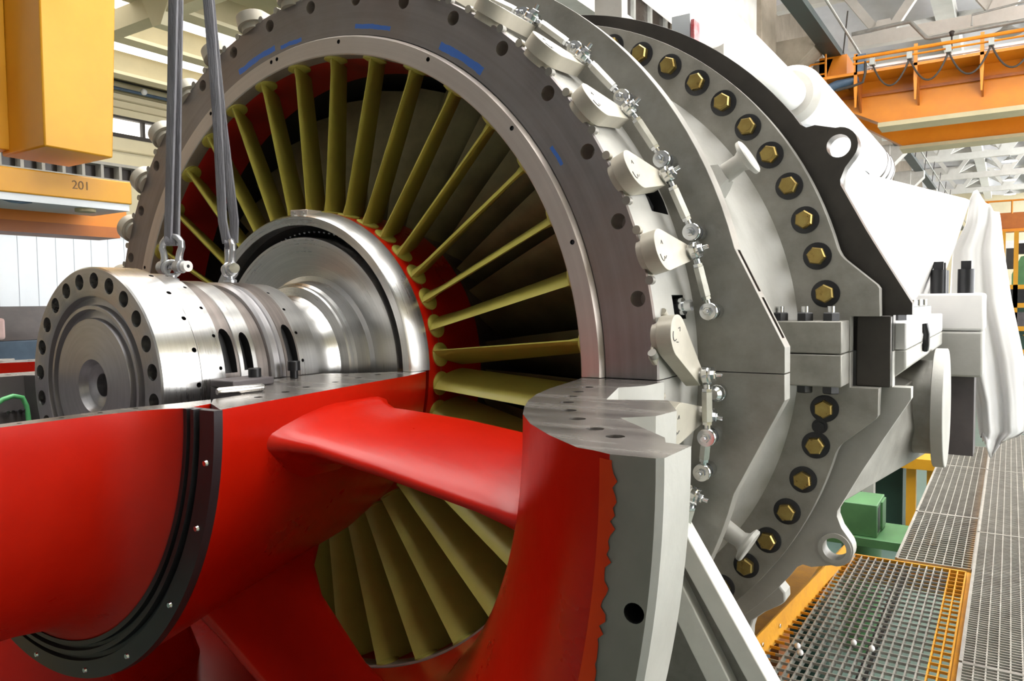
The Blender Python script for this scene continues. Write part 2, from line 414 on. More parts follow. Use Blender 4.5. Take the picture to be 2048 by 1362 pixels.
# joint blocks with their nuts
for up in (1, 0):
    z0, z1 = (.0012, .100) if up else (-.1, -.0012)
    obj('joint_block' if up else 'lower_joint_block', M().box(1.02, 1.232, .93, 1.06, z0, z1), GREY2, cc, 20, bevel=.004)
    for x, y in ((1.115, .985), (1.192, .985), (1.04, .985)):
        s = 1 if up else -1; zb = s*.1
        g = M().hexa((x, y, zb), (x, y, zb+s*.026), .026)
        nu = obj('joint_nut', g, BLACK, cc, 20)
        if up:
            st = obj('stud_end', M().cyl((x, y, zb+.026), (x, y, zb+.045), .011, n=14), CHROME, None, 30); st.parent = nu; st.location = (0, 0, 0)
# trunnions
for a in (31, -30.5):
    g = M(); g.xf = pf(a, .80, 1.0)
    g.loft([[(x*w+0, y*h, z) for x, y in ((-.05, -.045), (.05, -.045), (.05, .045), (-.05, .045))] for z, w, h in ((0, 1.3, 1.3), (.05, .95, .85), (.075, .6, .6))]) if a > 0 else None
    g.cyl((0, 0, 0), (0, 0, .16), .036, n=28, prof=[(0, .034), (.78, .027), (.86, .034), (.90, .053), (.92, .056), (.98, .056), (1, .052)])
    obj('trunnion', g, GREY, cc, 35)
# hub side: red vane hub ring, steel ring and black stud ring
obj('vane_hub_ring', M().lathe([(.40, -.028), (.427, -.028), (.4275, .196), (.40, .196)], 0, 360, 128), RED, cc)
g = M()
for k in range(36): g.xf = pf(10*k, .02, .4268); g.box(-.001, .001, -.05, .05, -.002, .0006)
g.xf = None
obj('hub_seam', g, STEELD, cc, label='fine joint lines between the vane seats')
obj('steel_nose_ring', M().lathe([(.388, -.082), (.411, -.086), (.4165, -.080), (.4285, -.030), (.4285, -.026), (.388, -.02)], .1, 179.9, 112), STEEL, cc)
g = M(); g.xf = pf(87.5, -.055, .424); g.box(-.024, .030, -.034, .034, -.012, .006)
obj('ring_key', g, RING, cc, 20, bevel=.002)
for t in (-.02, .016):
    g = M(); g.xf = pf(87.5, -.082, .413); g.cyl((.006, t, .004), (-.003, t, .004), .0075, n=16); obj('key_screw', g, STEEL, cc)
g = M().lathe([(.352, .02), (.389, -.05), (.389, .04), (.352, .06)], .1, 179.9, 112)
for k in range(58):
    a = 2+k*3.05
    p = polr(a, .374, -.022)
    g.ball(p, .0042, 8, 1)
obj('stud_ring', g, [DARK, CHROME], cc, label='black ring with a row of bright studs')

# ================================================================== rotor
ro = thing('rotor', 'polished steel rotor shaft with bolt-hole coupling flange and bladed disc', 'rotor', (0, -.2, 0))
cp = [(.004, -.50), (.024, -.50), (.0255, -.622), (.030, -.626), (.047, -.629), (.058, -.645), (.145, -.645), (.147, -.632), (.153, -.629), (.164, -.629), (.166, -.644), (.1735, -.644),
      (.1755, -.630), (.182, -.627), (.192, -.628), (.194, -.643), (.197, -.6445), (.2535, -.6445), (.2565, -.641), (.2565, -.556), (.2545, -.553), (.2465, -.551), (.245, -.49), (.004, -.49)]
g = M().lathe(cp, 0, 360, 128, mis=[1]*17+[0]*7)
ct = hole_cutter([90+9.8+15*k for k in range(24)], .2274, .0172, -.66, -.575, 22, 0)
for k in range(22): ct.cyl(polr(1.6+360/22*k, .27, -.563), polr(1.6+16.4*k, .235, -.563), .0055, n=12, mi=2)
for k in range(18): ct.cyl(polr(8.5+17*k, .26, -.50), polr(8.5+17*k, .23, -.50), .0042, n=10, mi=2)
obj('coupling_flange', g, [STEEL, STEELF, DARK], ro, cut=ct, label='coupling flange drilled with a ring of bolt holes')
sp = [(.20, -.49), (.200, -.20), (.183, -.195), (.179, -.15), (.181, -.128), (.1915, -.112), (.1945, -.104), (.2185, -.098), (.222, -.094), (.223, -.084), (.2295, -.078), (.2325, -.045),
      (.236, -.038), (.250, -.034), (.345, -.066), (.355, -.066), (.357, -.06), (.357, .05), (.40, .21)]
obj('shaft', M().lathe(sp, 0, 360, 128, closed=False), STEEL, ro)
obj('blade_disc', M().lathe([(.40, .205), (.418, .205), (.425, .58), (.40, .58)], 0, 360, 96), STEELD, ro)
# first-stage rotor blades, wide and strongly staggered
def section(c, le, th, beta, z, camber=.04, n=10):
    pts = []
    for k in range(2*n):
        if k <= n: t = k/n; sgn = 1
        else: t = (2*n-k)/n; sgn = -1
        yt = 5*th*(.2969*math.sqrt(t)-.126*t-.3516*t*t+.2843*t**3-.1015*t**4)*c
        yc = camber*c*4*t*(1-t)
        u, v = le+t*c, sgn*yt+yc
        b = rad(beta)
        pts.append((u*cos(b)-v*sin(b), u*sin(b)+v*cos(b), z))
    return pts
bladeM = mesh('rotor_blade', M().loft([section(.185+.02*t, -.09, .055, -28-30*t, -.01+.418*t, -.05) for t in [i/8 for i in range(9)]]), BLADE, 40)
for k in range(34):
    o = bpy.data.objects.new('rotor_blade', bladeM); COL.objects.link(o); o.parent = ro
    m = pf(2.2+360/34*k, .31, .42); m.translation -= ro.location; o.matrix_local = m

# ================================================================== journal bearing (upper half shells) with its lifting gear
jb = thing('journal_bearing', 'upper half of slotted journal bearing sleeve clamped round the shaft', 'bearing', (0, -.35, .23))
def arch(w, h): return [(-w, -h), (w, -h), (w, h*.35)] + [(w*cos(pi*i/8), h*.35+h*.65*sin(pi*i/8)) for i in range(1, 8)] + [(-w, h*.35)]
def slot(a, y, w, h):
    g = M(); g.xf = pf(a, y, .23)
    g.prism(arch(w, h), ((0, 0, -.024), (1, 0, 0), (0, 1, 0), (0, 0, 1)), .05, 1); return g
for nm, y0, y1, R, m, ct, lb in (('dark_band', -.487, -.4405, .2300, STEELD, slot(18.5, -.4635, .0155, .051), 'brown-dark slotted band'), ('bright_band', -.440, -.392, .2300, STEEL, slot(17.5, -.4165, .0125, .044), 'bright slotted band'),
                          ('groove_band', -.392, -.35, .2140, STEELD, None, 'dark recessed band'), ('ribbed_band', -.35, -.312, .2275, STEELF, None, None),
                          ('rear_dark_band', -.312, -.267, .2280, STEELD, slot(19.5, -.2885, .0155, .052), None), ('rear_bright_band', -.267, -.207, .2245, STEEL, None, None)):
    pr = [(.201, y0), (R-.0015, y0), (R, y0+.0015), (R, y1-.0015), (R-.0015, y1), (.201, y1)]
    if nm == 'ribbed_band': pr = [(.201, y0), (R-.006, y0), (R, y0+.006), (R, y0+.012), (R-.003, y0+.014), (R-.003, y0+.024), (R, y0+.026), (R-.001, y1), (.201, y1)]
    if nm == 'rear_bright_band':
        ct = M()
        for k in range(9): ct.cyl(polr(9+18*k, .25, -.256), polr(9+18*k, .212, -.256), .0042, n=10, mi=1)
    obj(nm, M().lathe(pr, .3, 179.7, 96), [m, DARK], jb, cut=ct, label=lb)

def eyebolt(y, yaw, label):
    t = thing('eye_bolt', label, 'eye bolt', (0, y, .226), 'eye bolts on the bearing sleeve')
    obj('shank', M().cyl((0, y, .226), (0, y, .243), .012, n=18, prof=[(0, .016), (.5, .016), (.6, .011), (1, .011)]), SHACK, t)
    d = Vector((cos(rad(yaw)), sin(rad(yaw)), 0)); c = Vector((0, y, .258))
    obj('ring', M().tube([c+d*.0165*cos(2*pi*i/20)+Vector((0, 0, .0165*sin(2*pi*i/20))) for i in range(20)], .0062, 10, closed=True), SHACK, t)
    return c, d
def shackle(y, yaw, label):
    t = thing('shackle', label, 'shackle', (0, y, .258), 'shackles joining slings and eye bolts')
    n = Vector((-sin(rad(yaw)), cos(rad(yaw)), 0)); c = Vector((0, y, .262)); up = Vector((.02, .04, 1)).normalized()
    pts = []
    for u, v in ((-.0215, -.004), (-.0205, .008), (-.019, .018), (-.0215, .030), (-.0255, .040), (-.024, .051), (-.015, .0605), (0, .064), (.015, .0605), (.024, .051), (.0255, .040), (.0215, .030), (.019, .018), (.0205, .008), (.0215, -.004)):
        pts.append(c+n*u*1.4+up*v*1.12)
    obj('bow', M().tube(pts, [.0115, .0105, .0085]+[.008]*9+[.0085, .0105, .0115], 12), SHACK, t)
    for s in (-1, 1): obj('eye', M().cyl(c+n*s*.021, c+n*s*.039, .0155, n=20), SHACK, t)
    obj('pin', M().cyl(c-n*.044, c+n*.056, .0075, n=16), CHROME, t)
    hd = obj('pin_head', M().cyl(c+n*.046, c+n*.060, .0125, n=22), WHITE if yaw > -100 else CHROME, t)
    if yaw > -100: k = obj('head_hole', M().cyl(c+n*.0595, c+n*.0605, .004, n=14), BLACK, None); k.parent = hd
    return c, n, up
eyebolt(-.45, 62, 'zinc eye bolt screwed into the bearing top beside the coupling')
c1, n1, u1 = shackle(-.45, -87, 'galvanised bow shackle under the left grey sling')
eyebolt(-.29, 80, 'zinc eye bolt screwed into the bearing top farther from the coupling')
c2, n2, u2 = shackle(-.29, -116, 'galvanised bow shackle under the right grey sling')
g = M().cyl(c1-n1*.030, c1-n1*.052, .0125, n=20, prof=[(0, .0125), (.9, .0125), (1, .011)])
def sling(c, up, wd, spread, hook, label):
    hook = Vector(hook)
    t = thing('lifting_sling', label, 'lifting sling', tuple(c+up*.06), 'grey lifting slings')
    base = c+up*.066
    for s, tw in ((-1, 0), (1, 1)):
        pts, K = [], 26
        for i in range(K+1):
            f = i/K
            p = base.lerp(hook, f)
            side = spread*(1-f*4.5) if f < .222 else -spread*.25*math.sin((f-.222)*7)
            p = p+Vector((1, .45, 0)).normalized()*s*(side if i else .004)+Vector((0, .006*s, 0))
            pts.append(p)
        def wdir(f, tw=tw):
            a = (-.5+1.0*f*(1.6 if tw else .5))
            return Vector((cos(a)*wd.x-sin(a)*wd.y, sin(a)*wd.x+cos(a)*wd.y, 0))
        obj('strap', M().tube(pts, .01, flat=(.0245, .0055, wdir)), WEB, t, 40)
    obj('loop_seat', M().cyl(base-n_of(wd)*.012-Vector((0, 0, .004)), base+n_of(wd)*.012-Vector((0, 0, .004)), .0125, n=18), WEB, t, 40)
def n_of(wd): return wd
sling(c1, u1, Vector((.85, .5, 0)).normalized(), .0035, (.125, -.45, 1.75), 'left grey webbing sling hanging to the shackle beside the coupling')
sling(c2, u2, Vector((.75, .65, 0)).normalized(), .0125, (-.125, -.29, 1.75), 'right grey webbing sling, twisted, on the rear shackle')

# ================================================================== red inlet casing (lower half)
ic = thing('inlet_casing', 'bright red lower inlet casing with bellmouth, struts and machined joint face', 'machine casing', (0, -.5, -1.34))
L0, L1 = 180.02, 359.98
hub = [(.43, -1.6), (.447, -1.0), (.453, -.88), (.462, -.82), (.482, -.778), (.505, -.757), (.49, -.70), (.44, -.665), (.43, -.73), (.409, -.82), (.411, -1.0), (.395, -1.6)]
obj('front_barrel', M().lathe(hub, L0, L1, 110, mis=[0]*6+[2]*6, cap=1, holes=[(.428, -.80-.06*k, .004) for k in range(8)]), [RED, TOPST, MACH], ic, label='red front barrel')
sl = [(.503, -.762), (.512, -.762), (.514, -.752), (.520, -.752), (.522, -.762), (.531, -.762), (.533, -.750), (.541, -.750), (.543, -.759), (.578, -.757), (.580, -.742), (.503, -.742)]
s_ = obj('seal_ring', M().lathe(sl, L0, L1, 110), SEAL, ic, label='black grooved seal ring')
for a in (-9, -21, -38.5, -58, -75, -95):
    w = obj('seal_screw', M().cyl(polr(a, .561, -.757), polr(a, .561, -.7615), .0062, n=12, prof=[(0, .0062), (1, .0045)]), CHROME, None, 30); w.parent = s_; w.location = (0, 0, 0)
cone = [(.575, -.742), (.568, -.71), (.548, -.60), (.502, -.35), (.472, -.16), (.437, -.052), (.405, -.052), (.365, -.10), (.300, -.18), (.238, -.205), (.238, -.49), (.262, -.54), (.36, -.555), (.43, -.59), (.44, -.66), (.49, -.70)]
obj('hub_cone', M().lathe(cone, L0, L1, 110, mis=[0]*6+[2]*10, cap=1, holes=[(.49, -.60, .008), (.47, -.52, .008), (.44, -.44, .008), (.42, -.34, .008), (.40, -.25, .008), (.385, -.17, .008), (.33, -.22, .006), (.30, -.40, .006)]),
    [RED, TOPST, MACH], ic, label='red hub cone with bright joint face')
bell = [(.858, -.018), (.870, -.065), (.884, -.15), (.900, -.235), (.924, -.321), (.957, -.402), (.995, -.475), (1.035, -.543), (1.094, -.616), (1.161, -.679), (1.232, -.735), (1.260, -.742), (1.283, -.752), (1.336, -.748),
        (1.3435, -.742), (1.3445, -.662), (1.310, -.655), (1.297, -.625), (1.18, -.506), (1.219, -.466), (1.226, -.40), (1.168, -.289), (1.071, -.33), (1.012, -.156), (1.046, -.104), (1.052, -.018)]
mis = [0]*12 + [4, 2, 2] + [2]*12
ct = M()
for a in (-7.7, -30, -52): ct.cyl(polr(a, 1.322, -.76), polr(a, 1.322, -.69), .012, n=18, mi=3)
obj('bellmouth', M().lathe(bell, L0, L1, 150, mis=mis[:len(bell)], cap=1, holes=[(.955, -.177, .012), (.973, -.252, .012), (.995, -.318, .0125), (1.028, -.393, .0125), (1.077, -.474, .0125), (1.13, -.544, .0125), (1.192, -.609, .0125), (1.24, -.648, .0125)]),
    [RED, TOPST, GREY, DARK, LOWFL], ic, cut=ct, label='red bellmouth with bright steel joint face and rim')
for x, y in [(.955, -.177), (.973, -.252), (.995, -.318), (1.028, -.393), (1.077, -.474), (1.13, -.544), (1.192, -.609), (1.24, -.648)]:
    g = M().add([(x+.0125*cos(2*pi*i/20), y+.0125*sin(2*pi*i/20), z) for z in (-.0004, -.05) for i in range(20)], [[i, (i+1) % 20, 20+(i+1) % 20, 20+i] for i in range(20)]+[[20+i for i in range(20)]])
    obj('bolt_hole', g, TOPST, ic, 40, label='bolt hole in the joint face')
obj('cradle', M().box(-1.2, 1.2, -.95, -.40, -2.7, -1.5), MACH, ic); obj('cradle_saddle', M().box(-.5, .5, -.72, -.66, -1.5, -1.25), MACH, ic)
g = M(); N_ = 520; ra = [random.random() for _ in range(N_+1)]
vs = []
for i in range(N_+1):
    a = 180.3+179.4*i/N_; vs += [polr(a, 1.268, -.7475), polr(a, 1.281, -.7525), polr(a, 1.2845+.008*ra[i]**2+.002*sin(i*.21), -.7531)]
g.add(vs, [[i*3+k, i*3+k+1, i*3+k+4, i*3+k+3] for i in range(N_) for k in (0, 1)])
obj('ragged_paint_edge', g, mat('orange_red_paint', (.62, .055, .006), (.52, .03, .004), rough=.5, spec=.2), ic, label='ragged orange-red paint edge on the steel rim')
def strut(secs):
    out = []
    for le, te, th in secs:                       # rounded slab section from leading to trailing edge, hanging below its top line
        le, te, th = Vector(le), Vector(te), Vector(th); q = []
        for t, h in ((0, .16), (.012, .06), (.04, .01), (.12, -.03), (.3, -.06), (.6, -.05), (.9, 0), (.97, .08), (1, .25), (.97, .42), (.85, .7), (.6, 1), (.35, .95), (.15, .62), (.04, .36), (.01, .27)):
            q.append(le.lerp(te, t)+th*h)
        out.append(q)
    return out
g = M().loft(strut([((.44, -.67, -.050), (.42, -.28, -.038), (.0, 0, -.085)), ((.530, -.660, -.046), (.515, -.27, -.028), (-.005, 0, -.13)), ((.548, -.632, -.060), (.532, -.285, -.037), (-.005, 0, -.098)), ((.566, -.604, -.070), (.556, -.292, -.046), (-.005, 0, -.080)), ((.60, -.575, -.082), (.595, -.275, -.052), (-.006, 0, -.07)),
                    ((.70, -.513, -.123), (.70, -.225, -.070), (-.006, 0, -.066)), ((.86, -.42, -.192), (.86, -.17, -.102), (-.008, 0, -.064)), ((.905, -.404, -.208), (.90, -.15, -.106), (-.008, 0, -.078)), ((.935, -.398, -.212), (.93, -.13, -.10), (-.01, 0, -.105)), ((.965, -.402, -.208), (.95, -.10, -.09), (-.01, 0, -.16)), ((1.03, -.40, -.21), (1.02, -.08, -.10), (-.01, 0, -.20))]))
obj('strut', g, RED, ic, 45, label='upper red strut beside the joint')
for a in (-60, -112, -158):
    secs = []
    for R, y0, y1, th in ((.44, -.66, -.22, .10), (.53, -.61, -.29, .075), (.60, -.575, -.30, .068), (.78, -.50, -.255, .066), (.93, -.44, -.18, .075), (1.03, -.41, -.13, .10)):
        cT = Vector((-sin(rad(a)), 0, cos(rad(a))))
        secs.append((polr(a, R, y0)+cT*th*.5, polr(a, R, y1)+cT*th*.5, -cT*th))
    obj('strut', M().loft(strut(secs)), RED, ic, 45)
# things lying on the joint face
t = thing('bearing_keeper', 'dark steel keeper block bolted on the joint beside the bearing', 'block', (.30, -.47, 0))
obj('block', M().prism([(.262, -.54), (.335, -.54), (.335, -.435), (.262, -.435)], ((0, 0, .0008), (1, 0, 0), (0, 1, 0), (0, 0, 1)), .016), MACH, t, 20, bevel=.003)
obj('cap_screw', M().cyl((.305, -.462, .0168), (.305, -.462, .036), .0135, n=24, prof=[(0, .0135), (.93, .0135), (1, .0125)]), BLACK, t)
t = thing('shoulder_pin', 'dark cap-headed pin standing on the joint at the rear slot', 'pin', (.268, -.325, 0))
obj('head', M().cyl((.266, -.322, .018), (.266, -.322, .040), .0145, n=24, prof=[(0, .0145), (.94, .0145), (1, .0135)]), BLACK, t)
obj('neck', M().cyl((.266, -.322, .0006), (.266, -.322, .018), .0095, n=20), BLACK, t)
tag(obj('dowel_pin', M().cyl((.412, -.632, .0085), (.425, -.535, .0085), .008, n=18, prof=[(0, .0055), (.05, .008), (.95, .008), (1, .0055)]), STEEL), 'bright steel dowel pin lying on the joint face', 'pin')

# ================================================================== inlet guide vanes
VG = 'olive inlet guide vanes around the ring'
def vane_label(a):
    k = int(round((abs(a)-5)/10))
    if a == 5: return 'olive guide vane just above the right-hand joint, turned against the others'
    if a > 0: return 'olive guide vane, %s above the right-hand casing joint' % ORD[k]
    return 'olive guide vane, %s below the right-hand casing joint' % ORD[k]
v0 = thing('guide_vane', vane_label(15), 'guide vane', group=VG, mtx=pf(15, .02, .427))
secs = []
for i in range(13):
    t = i/12; z = .001+.426*t
    e = 1+1.1*math.exp(-z/.012)+.9*math.exp(-(.427-z)/.012)
    secs.append(section(.128-.004*t, -.032, .105*e if e < 1.9 else .2, 20+6*t, z, .03))
obj('airfoil', M().loft(secs), VANE, v0, 50)
obj('hub_button', M().cyl((0, 0, -.004), (0, 0, .005), .031, n=32, prof=[(0, .031), (.75, .031), (1, .026)]), VANE, v0)
obj('tip_button', M().cyl((0, 0, .428), (0, 0, .417), .032, n=32, prof=[(0, .032), (.6, .032), (1, .022)]), VANE, v0)
for a in list(range(5, 170, 10)) + list(range(-105, 0, 10)):
    if a == 15: continue
    m = pf(a, .02, .427)
    if a == 5: m = m @ Matrix.Rotation(rad(-40), 4, 'Z')
    dup(v0, m, vane_label(a), VG, 'guide vane')

# vane levers outside, one for each vane
LG = 'grey vane levers around the casing'
def lever_label(a):
    k = int(round((abs(a)-5)/10))
    if a == 5: return 'grey vane lever just above the joint, swung downward'
    if a > 90: return 'grey vane lever on the far left rim, %s above the joint' % ORD[int(round((180-a-5)/10))]
    return 'grey vane lever, %s %s the right-hand casing joint' % (ORD[k], 'above' if a > 0 else 'below')
lv = thing('vane_lever', lever_label(15), 'lever', group=LG, mtx=pf(15, .02, 1.04))
o = [(.0465*cos(rad(t)), .0465*sin(rad(t))) for t in range(75, 286, 10)] + [(.145+.02*cos(rad(t)), .02*sin(rad(t))) for t in range(-80, 81, 20)]
obj('arm', M().prism(o, ((0, 0, 0), (1, 0, 0), (0, 1, 0), (0, 0, 1)), .034), LEVER, lv, 30, bevel=.003)
obj('boss', M().cyl((0, 0, -.016), (0, 0, 0), .036, n=28), LEVER, lv)
g = M()
for cx, cy in ((-.012, -.017), (-.008, -.01), (-.004, .012)):
    pass
g.tube([(-.02+.012*cos(rad(t)), -.004+.022*sin(rad(t)), .0343) for t in range(200, 330, 16)], .0011, 5); g.tube([(-.012, .012, .0343), (-.006, .02, .0343), (-.002, .012, .0343)], .0009, 5); g.tube([(-.006, -.02, .0343), (.002, -.014, .0343)], .001, 5)
obj('etched_mark', g, BLACK, lv)['kind'] = 'stuff'
g = M().prism([(-.012, -.062), (-.012, .062), (.0, .062), (.0, -.062)], ((-.012, 0, -.0085), (0, 0, 1), (0, 1, 0), (1, 0, 0)), .03)
obj('saddle', g, LEVER, lv, 20, bevel=.004)
for s in (-1, 1):
    obj('saddle_screw', M().cyl((-.006, s*.056, -.008), (-.021, s*.056, -.008), .0095, n=16), LEVER if s > 0 else GREY2, lv)
for a in list(range(5, 170, 10)) + list(range(-45, 0, 10)):
    if a == 15: continue
    m = pf(a, .02, 1.04)
    if a == 5: m = m @ Matrix.Rotation(rad(-41), 4, 'Z')
    dup(lv, m, lever_label(a), LG, 'lever')

# linkage rods from each lever to the ring plate
RG = 'zinc linkage rods'
def rod_label(a):
    k = int(round((abs(a)-5)/10))
    if a == 5: return 'zinc linkage rod hanging loose from the lever at the joint'
    return 'zinc linkage rod with hex barrel, %s %s the right-hand casing joint' % (ORD[k], 'above' if a > 0 else 'below')
def make_rod(m, A, B, bx, label):
    """A: end on the lever (bolt axis radial = local Z); B: end on the plate (bolt axis axial = local X)"""
    t = thing('linkage_rod', label, 'linkage rod', group=RG, mtx=m)
    A, B = Vector(A), Vector(B); d = (B-A).normalized(); L = (B-A).length
    obj('barrel', M().cyl(A+d*L*.26, A+d*L*.74, .0125, n=6), CHROME if 0 else GALVB, t, 20)
    for P, ax, s in ((A, Vector((0, 0, 1)), 1), (B, Vector((-1, 0, 0)), -1)):
        g = M().cyl(P-ax*.009, P+ax*.009, .0205, n=24, prof=[(0, .018), (.2, .0205), (.8, .0205), (1, .018)])
        g.cyl(P, P+d*s*L*.26, .0072, n=12); g.hexa(P+d*s*L*.205, P+d*s*L*.262, .0115)
        f = obj('rod_end', g, CHROME, t, 30)
        h = M().cyl(P-ax*.02, P-ax*.008, .012, n=16); h.cyl(P+ax*.009, P+ax*.014, .0195, n=22); h.hexa(P+ax*.013, P+ax*.021, .0105); h.cyl(P+ax*.021, P+ax*.034, .0052, n=12)
        if ax.x: h.cyl(P-ax*.047, P-ax*.020, .0185, n=22)
        k = obj('stud', h, CHROME, None, 30); k.parent = f
    return t
GALVB = mat('zinc_barrel', (.62, .61, .56), (.50, .49, .45), rough=.35, metal=.75, scale=30)
AR = 1.0875
Ao = (.0, 0, 0); angB = -7.4
Bo = (.036, AR*sin(rad(angB)), AR*cos(rad(angB))-AR-.004)
rd = make_rod(pf(15, .166, AR), Ao, Bo, 0, rod_label(15))
for a in [25, 35, 45, 55, 65, 75, -5, -15, -25, -35]: dup(rd, pf(a, .166, AR), rod_label(a), RG, 'linkage rod')
make_rod(pf(5, .131, AR), (0, -.094, 0), (.006, -.232, -.012), 1, rod_label(5))
g = M(); g.xf = pf(-2.6, .25, 1.083); g.cyl((0, 0, 0), (-.05, 0, 0), .0185, n=22, prof=[(0, .02), (.35, .02), (.36, .0185), (.8, .0185), (1, .012)])
tag(obj('pivot_stud', g, CHROME), 'bright empty pivot stud on the ring plate just below the joint', 'stud')
# ================================================================== turbine casing behind
tc_ = thing('turbine_casing', 'white turbine casing with lugged dark flange behind the grey compressor', 'machine casing', (0, 2.2, -1.2))
LUG = (1.352*cos(rad(29.3)), 1.352*sin(rad(29.3)))
def flange3(sgn):
    o = [(1.10, .0012), (1.345, .0012), (1.345, .114), (1.398, .114), (1.398, .150), (1.318, .288), (1.262, .388), (1.186, .535), (1.185, .553), (1.199, .590)]
    o += [(LUG[0]+.058*cos(rad(t)), LUG[1]+.060*sin(rad(t))) for t in range(-40, 101, 14)]
    o += [(1.105, .738), (1.078, .734), (1.060, .746)]
    o += [(1.298*cos(rad(a)), 1.298*sin(rad(a))) for a in [37+i*(163-37)/54 for i in range(55)]]
    o += [(-1.398, .15), (-1.398, .114), (-1.345, .114), (-1.345, .0012), (-1.10, .0012)]
    o += arc(1.10, 179.93, .07, 60)[1:-1]
    return [[(x, z*sgn) for x, z in o], [(x, z*sgn) for x, z in circle(LUG[0], LUG[1], .037, 28)]]
obj('lug_flange', M().prism(flange3(1), XZ(1.15), .06), DFL, tc_, 30, bevel=.004, label='dark flange with drilled lifting lug')
obj('lower_lug_flange', M().prism(flange3(-1), XZ(1.15), .06), GREY, tc_, 30, bevel=.004)
obj('lug_collar', M().lathe([(.037, 1.142), (.052, 1.142), (.052, 1.152), (.037, 1.152)], 0, 360, 28), GREY, tc_)
bpy.data.objects['lug_collar'].location += Vector((LUG[0], 0, -LUG[1]))
obj('spacer', M().lathe([(1.0, 1.11), (1.21, 1.11), (1.21, 1.152), (1.0, 1.152)], 0, 360, 96), DARK, tc_)
body = [(1.0, 1.2), (1.235, 1.2), (1.26, 1.30), (1.25, 1.7), (1.25, 2.3), (1.25, 3.32), (1.25, 3.6), (1.0, 3.6)]
obj('upper_body', M().lathe(body, .1, 179.9, 96), WHITE, tc_, label='white upper body widening to the rear')
body2 = [(.9, 1.2), (1.05, 1.2), (1.0, 1.4), (.98, 2.8), (1.0, 3.6), (.9, 3.6)]
hs = lambda y, p: [(x, y, z) for x, z in p]
obj('side_housing', M().loft([hs(1.23, [(1.175, .603), (1.19, .590), (1.18, .34), (1.17, .09), (.9, .09), (.9, .603)]), hs(3.3, [(1.440, .697), (1.462, .685), (1.40, .46), (1.28, .09), (.9, .09), (.9, .69)])]), WHITE, tc_, 25, bevel=.008, label='white side housing')
obj('lower_body', M().lathe(body2, 180.1, 359.9, 96), GREY2, tc_)
for a in (205, 335): pass
# support foot below the lug flange
ft = [(.98, -.80), (1.02, -.845), (1.022, -.875), (1.005, -.892), (.955, -.925), (.912, -.965), (.899, -1.01), (.893, -1.12), (.893, -1.75), (.62, -1.75), (.62, -1.05)]
obj('support_foot', M().prism(ft, XZ(1.152), .075), GREY, tc_, 25, bevel=.006)
obj('foot_pedestal', M().box(.45, 1.0, 1.05, 1.40, -2.7, -1.75), MACH, tc_)
# horizontal joint flange along the side
obj('side_joint_flange', M().prism([(1.10, .0012), (1.378, .0012), (1.378, .088), (1.10, .088)], ((0, 1.21, 0), (1, 0, 0), (0, 0, 1), (0, 1, 0)), 1.5), WHITE, tc_, 20, bevel=.006)
obj('lower_side_joint_flange', M().prism([(1.10, -.0012), (1.378, -.0012), (1.378, -.06), (1.30, -.125), (1.10, -.125)], ((0, 1.21, 0), (1, 0, 0), (0, 0, 1), (0, 1, 0)), 1.5), GREY, tc_, 20, bevel=.006)
obj('corner_post', M().box(1.21, 1.335, 1.212, 1.27, -.24, .112), STEELD, tc_, 20, bevel=.004)
for k, y in enumerate((1.50, 1.74, 1.98, 2.22, 2.46)):
    nu = obj('joint_nut', M().hexa((1.315, y, .088), (1.315, y, .132), .034), CHROME if k else BLACK, tc_, 20)
    st = obj('stud_end', M().cyl((1.315, y, .132), (1.315, y, .158), .018, n=16), CHROME, None, 30); st.parent = nu; st.location = (0, 0, 0)
obj('clevis_hook', M().tube([(1.384, 1.72, .07), (1.392, 1.72, .03), (1.39, 1.72, -.01), (1.386, 1.735, -.03)], .012, 8), BLACK, tc_)
obj('rear_joint_block', M().box(1.18, 1.548, 2.8, 3.14, .0012, .185), WHITE, tc_, 20, bevel=.012)
obj('lower_rear_joint_block', M().box(1.18, 1.545, 2.8, 3.14, -.225, -.0012), GREY, tc_, 20, bevel=.012)
obj('rear_web', M().box(1.14, 1.51, 2.84, 3.10, -.62, -.225), MACH, tc_)
for x, y in ((1.345, 2.90), (1.465, 2.90), (1.345, 3.05)):
    g = M().cyl((x, y, .185), (x, y, .305), .037, n=28); nu = obj('tall_nut', g, BLACK, tc_, 30)
    st = obj('square_end', M().cyl((x, y, .305), (x, y, .345), .031, n=4), BLACK, None, 20); st.parent = nu; st.location = (0, 0, 0)
obj('nut_below', M().hexa((1.44, 2.9, -.225), (1.44, 2.9, -.27), .045), CHROME, tc_, 20)
# side nozzle with round blind flange
nz, ny = -.292, 2.1
obj('nozzle_pipe', M().cyl((1.05, ny, nz), (1.40, ny, nz), .195, n=56, prof=[(0, .235), (.10, .215), (.2, .20), (1, .195)]), GREY2, tc_, 40)
obj('nozzle_flange', M().cyl((1.395, ny, nz), (1.440, ny, nz), .245, n=64, prof=[(0, .243), (.06, .247), (.94, .247), (1, .244)]), GREY, tc_, 40)
obj('gusset', M().prism([(1.35, -.125), (1.30, -.20), (1.15, -.50), (1.0, -.66), (1.0, -.125)], XZ(1.235), .05), GREY2, tc_, 20, bevel=.004)
obj('lower_rib', M().loft([hs(1.21, [(1.19, -.52), (.9, -.52), (.9, -.1), (1.28, -.2)]), hs(2.65, [(1.40, -.53), (.9, -.53), (.9, -.1), (1.37, -.14)])]), GREY2, tc_, 25, bevel=.004)  # darker grey puts the shade of this underside into the colour
obj('notch_shade_block', M().box(1.243, 1.343, 1.118, 1.152, -.113, .113), DFL, tc_, 20, bevel=.004)  # dark block added to imitate the shaded flange face in this notch
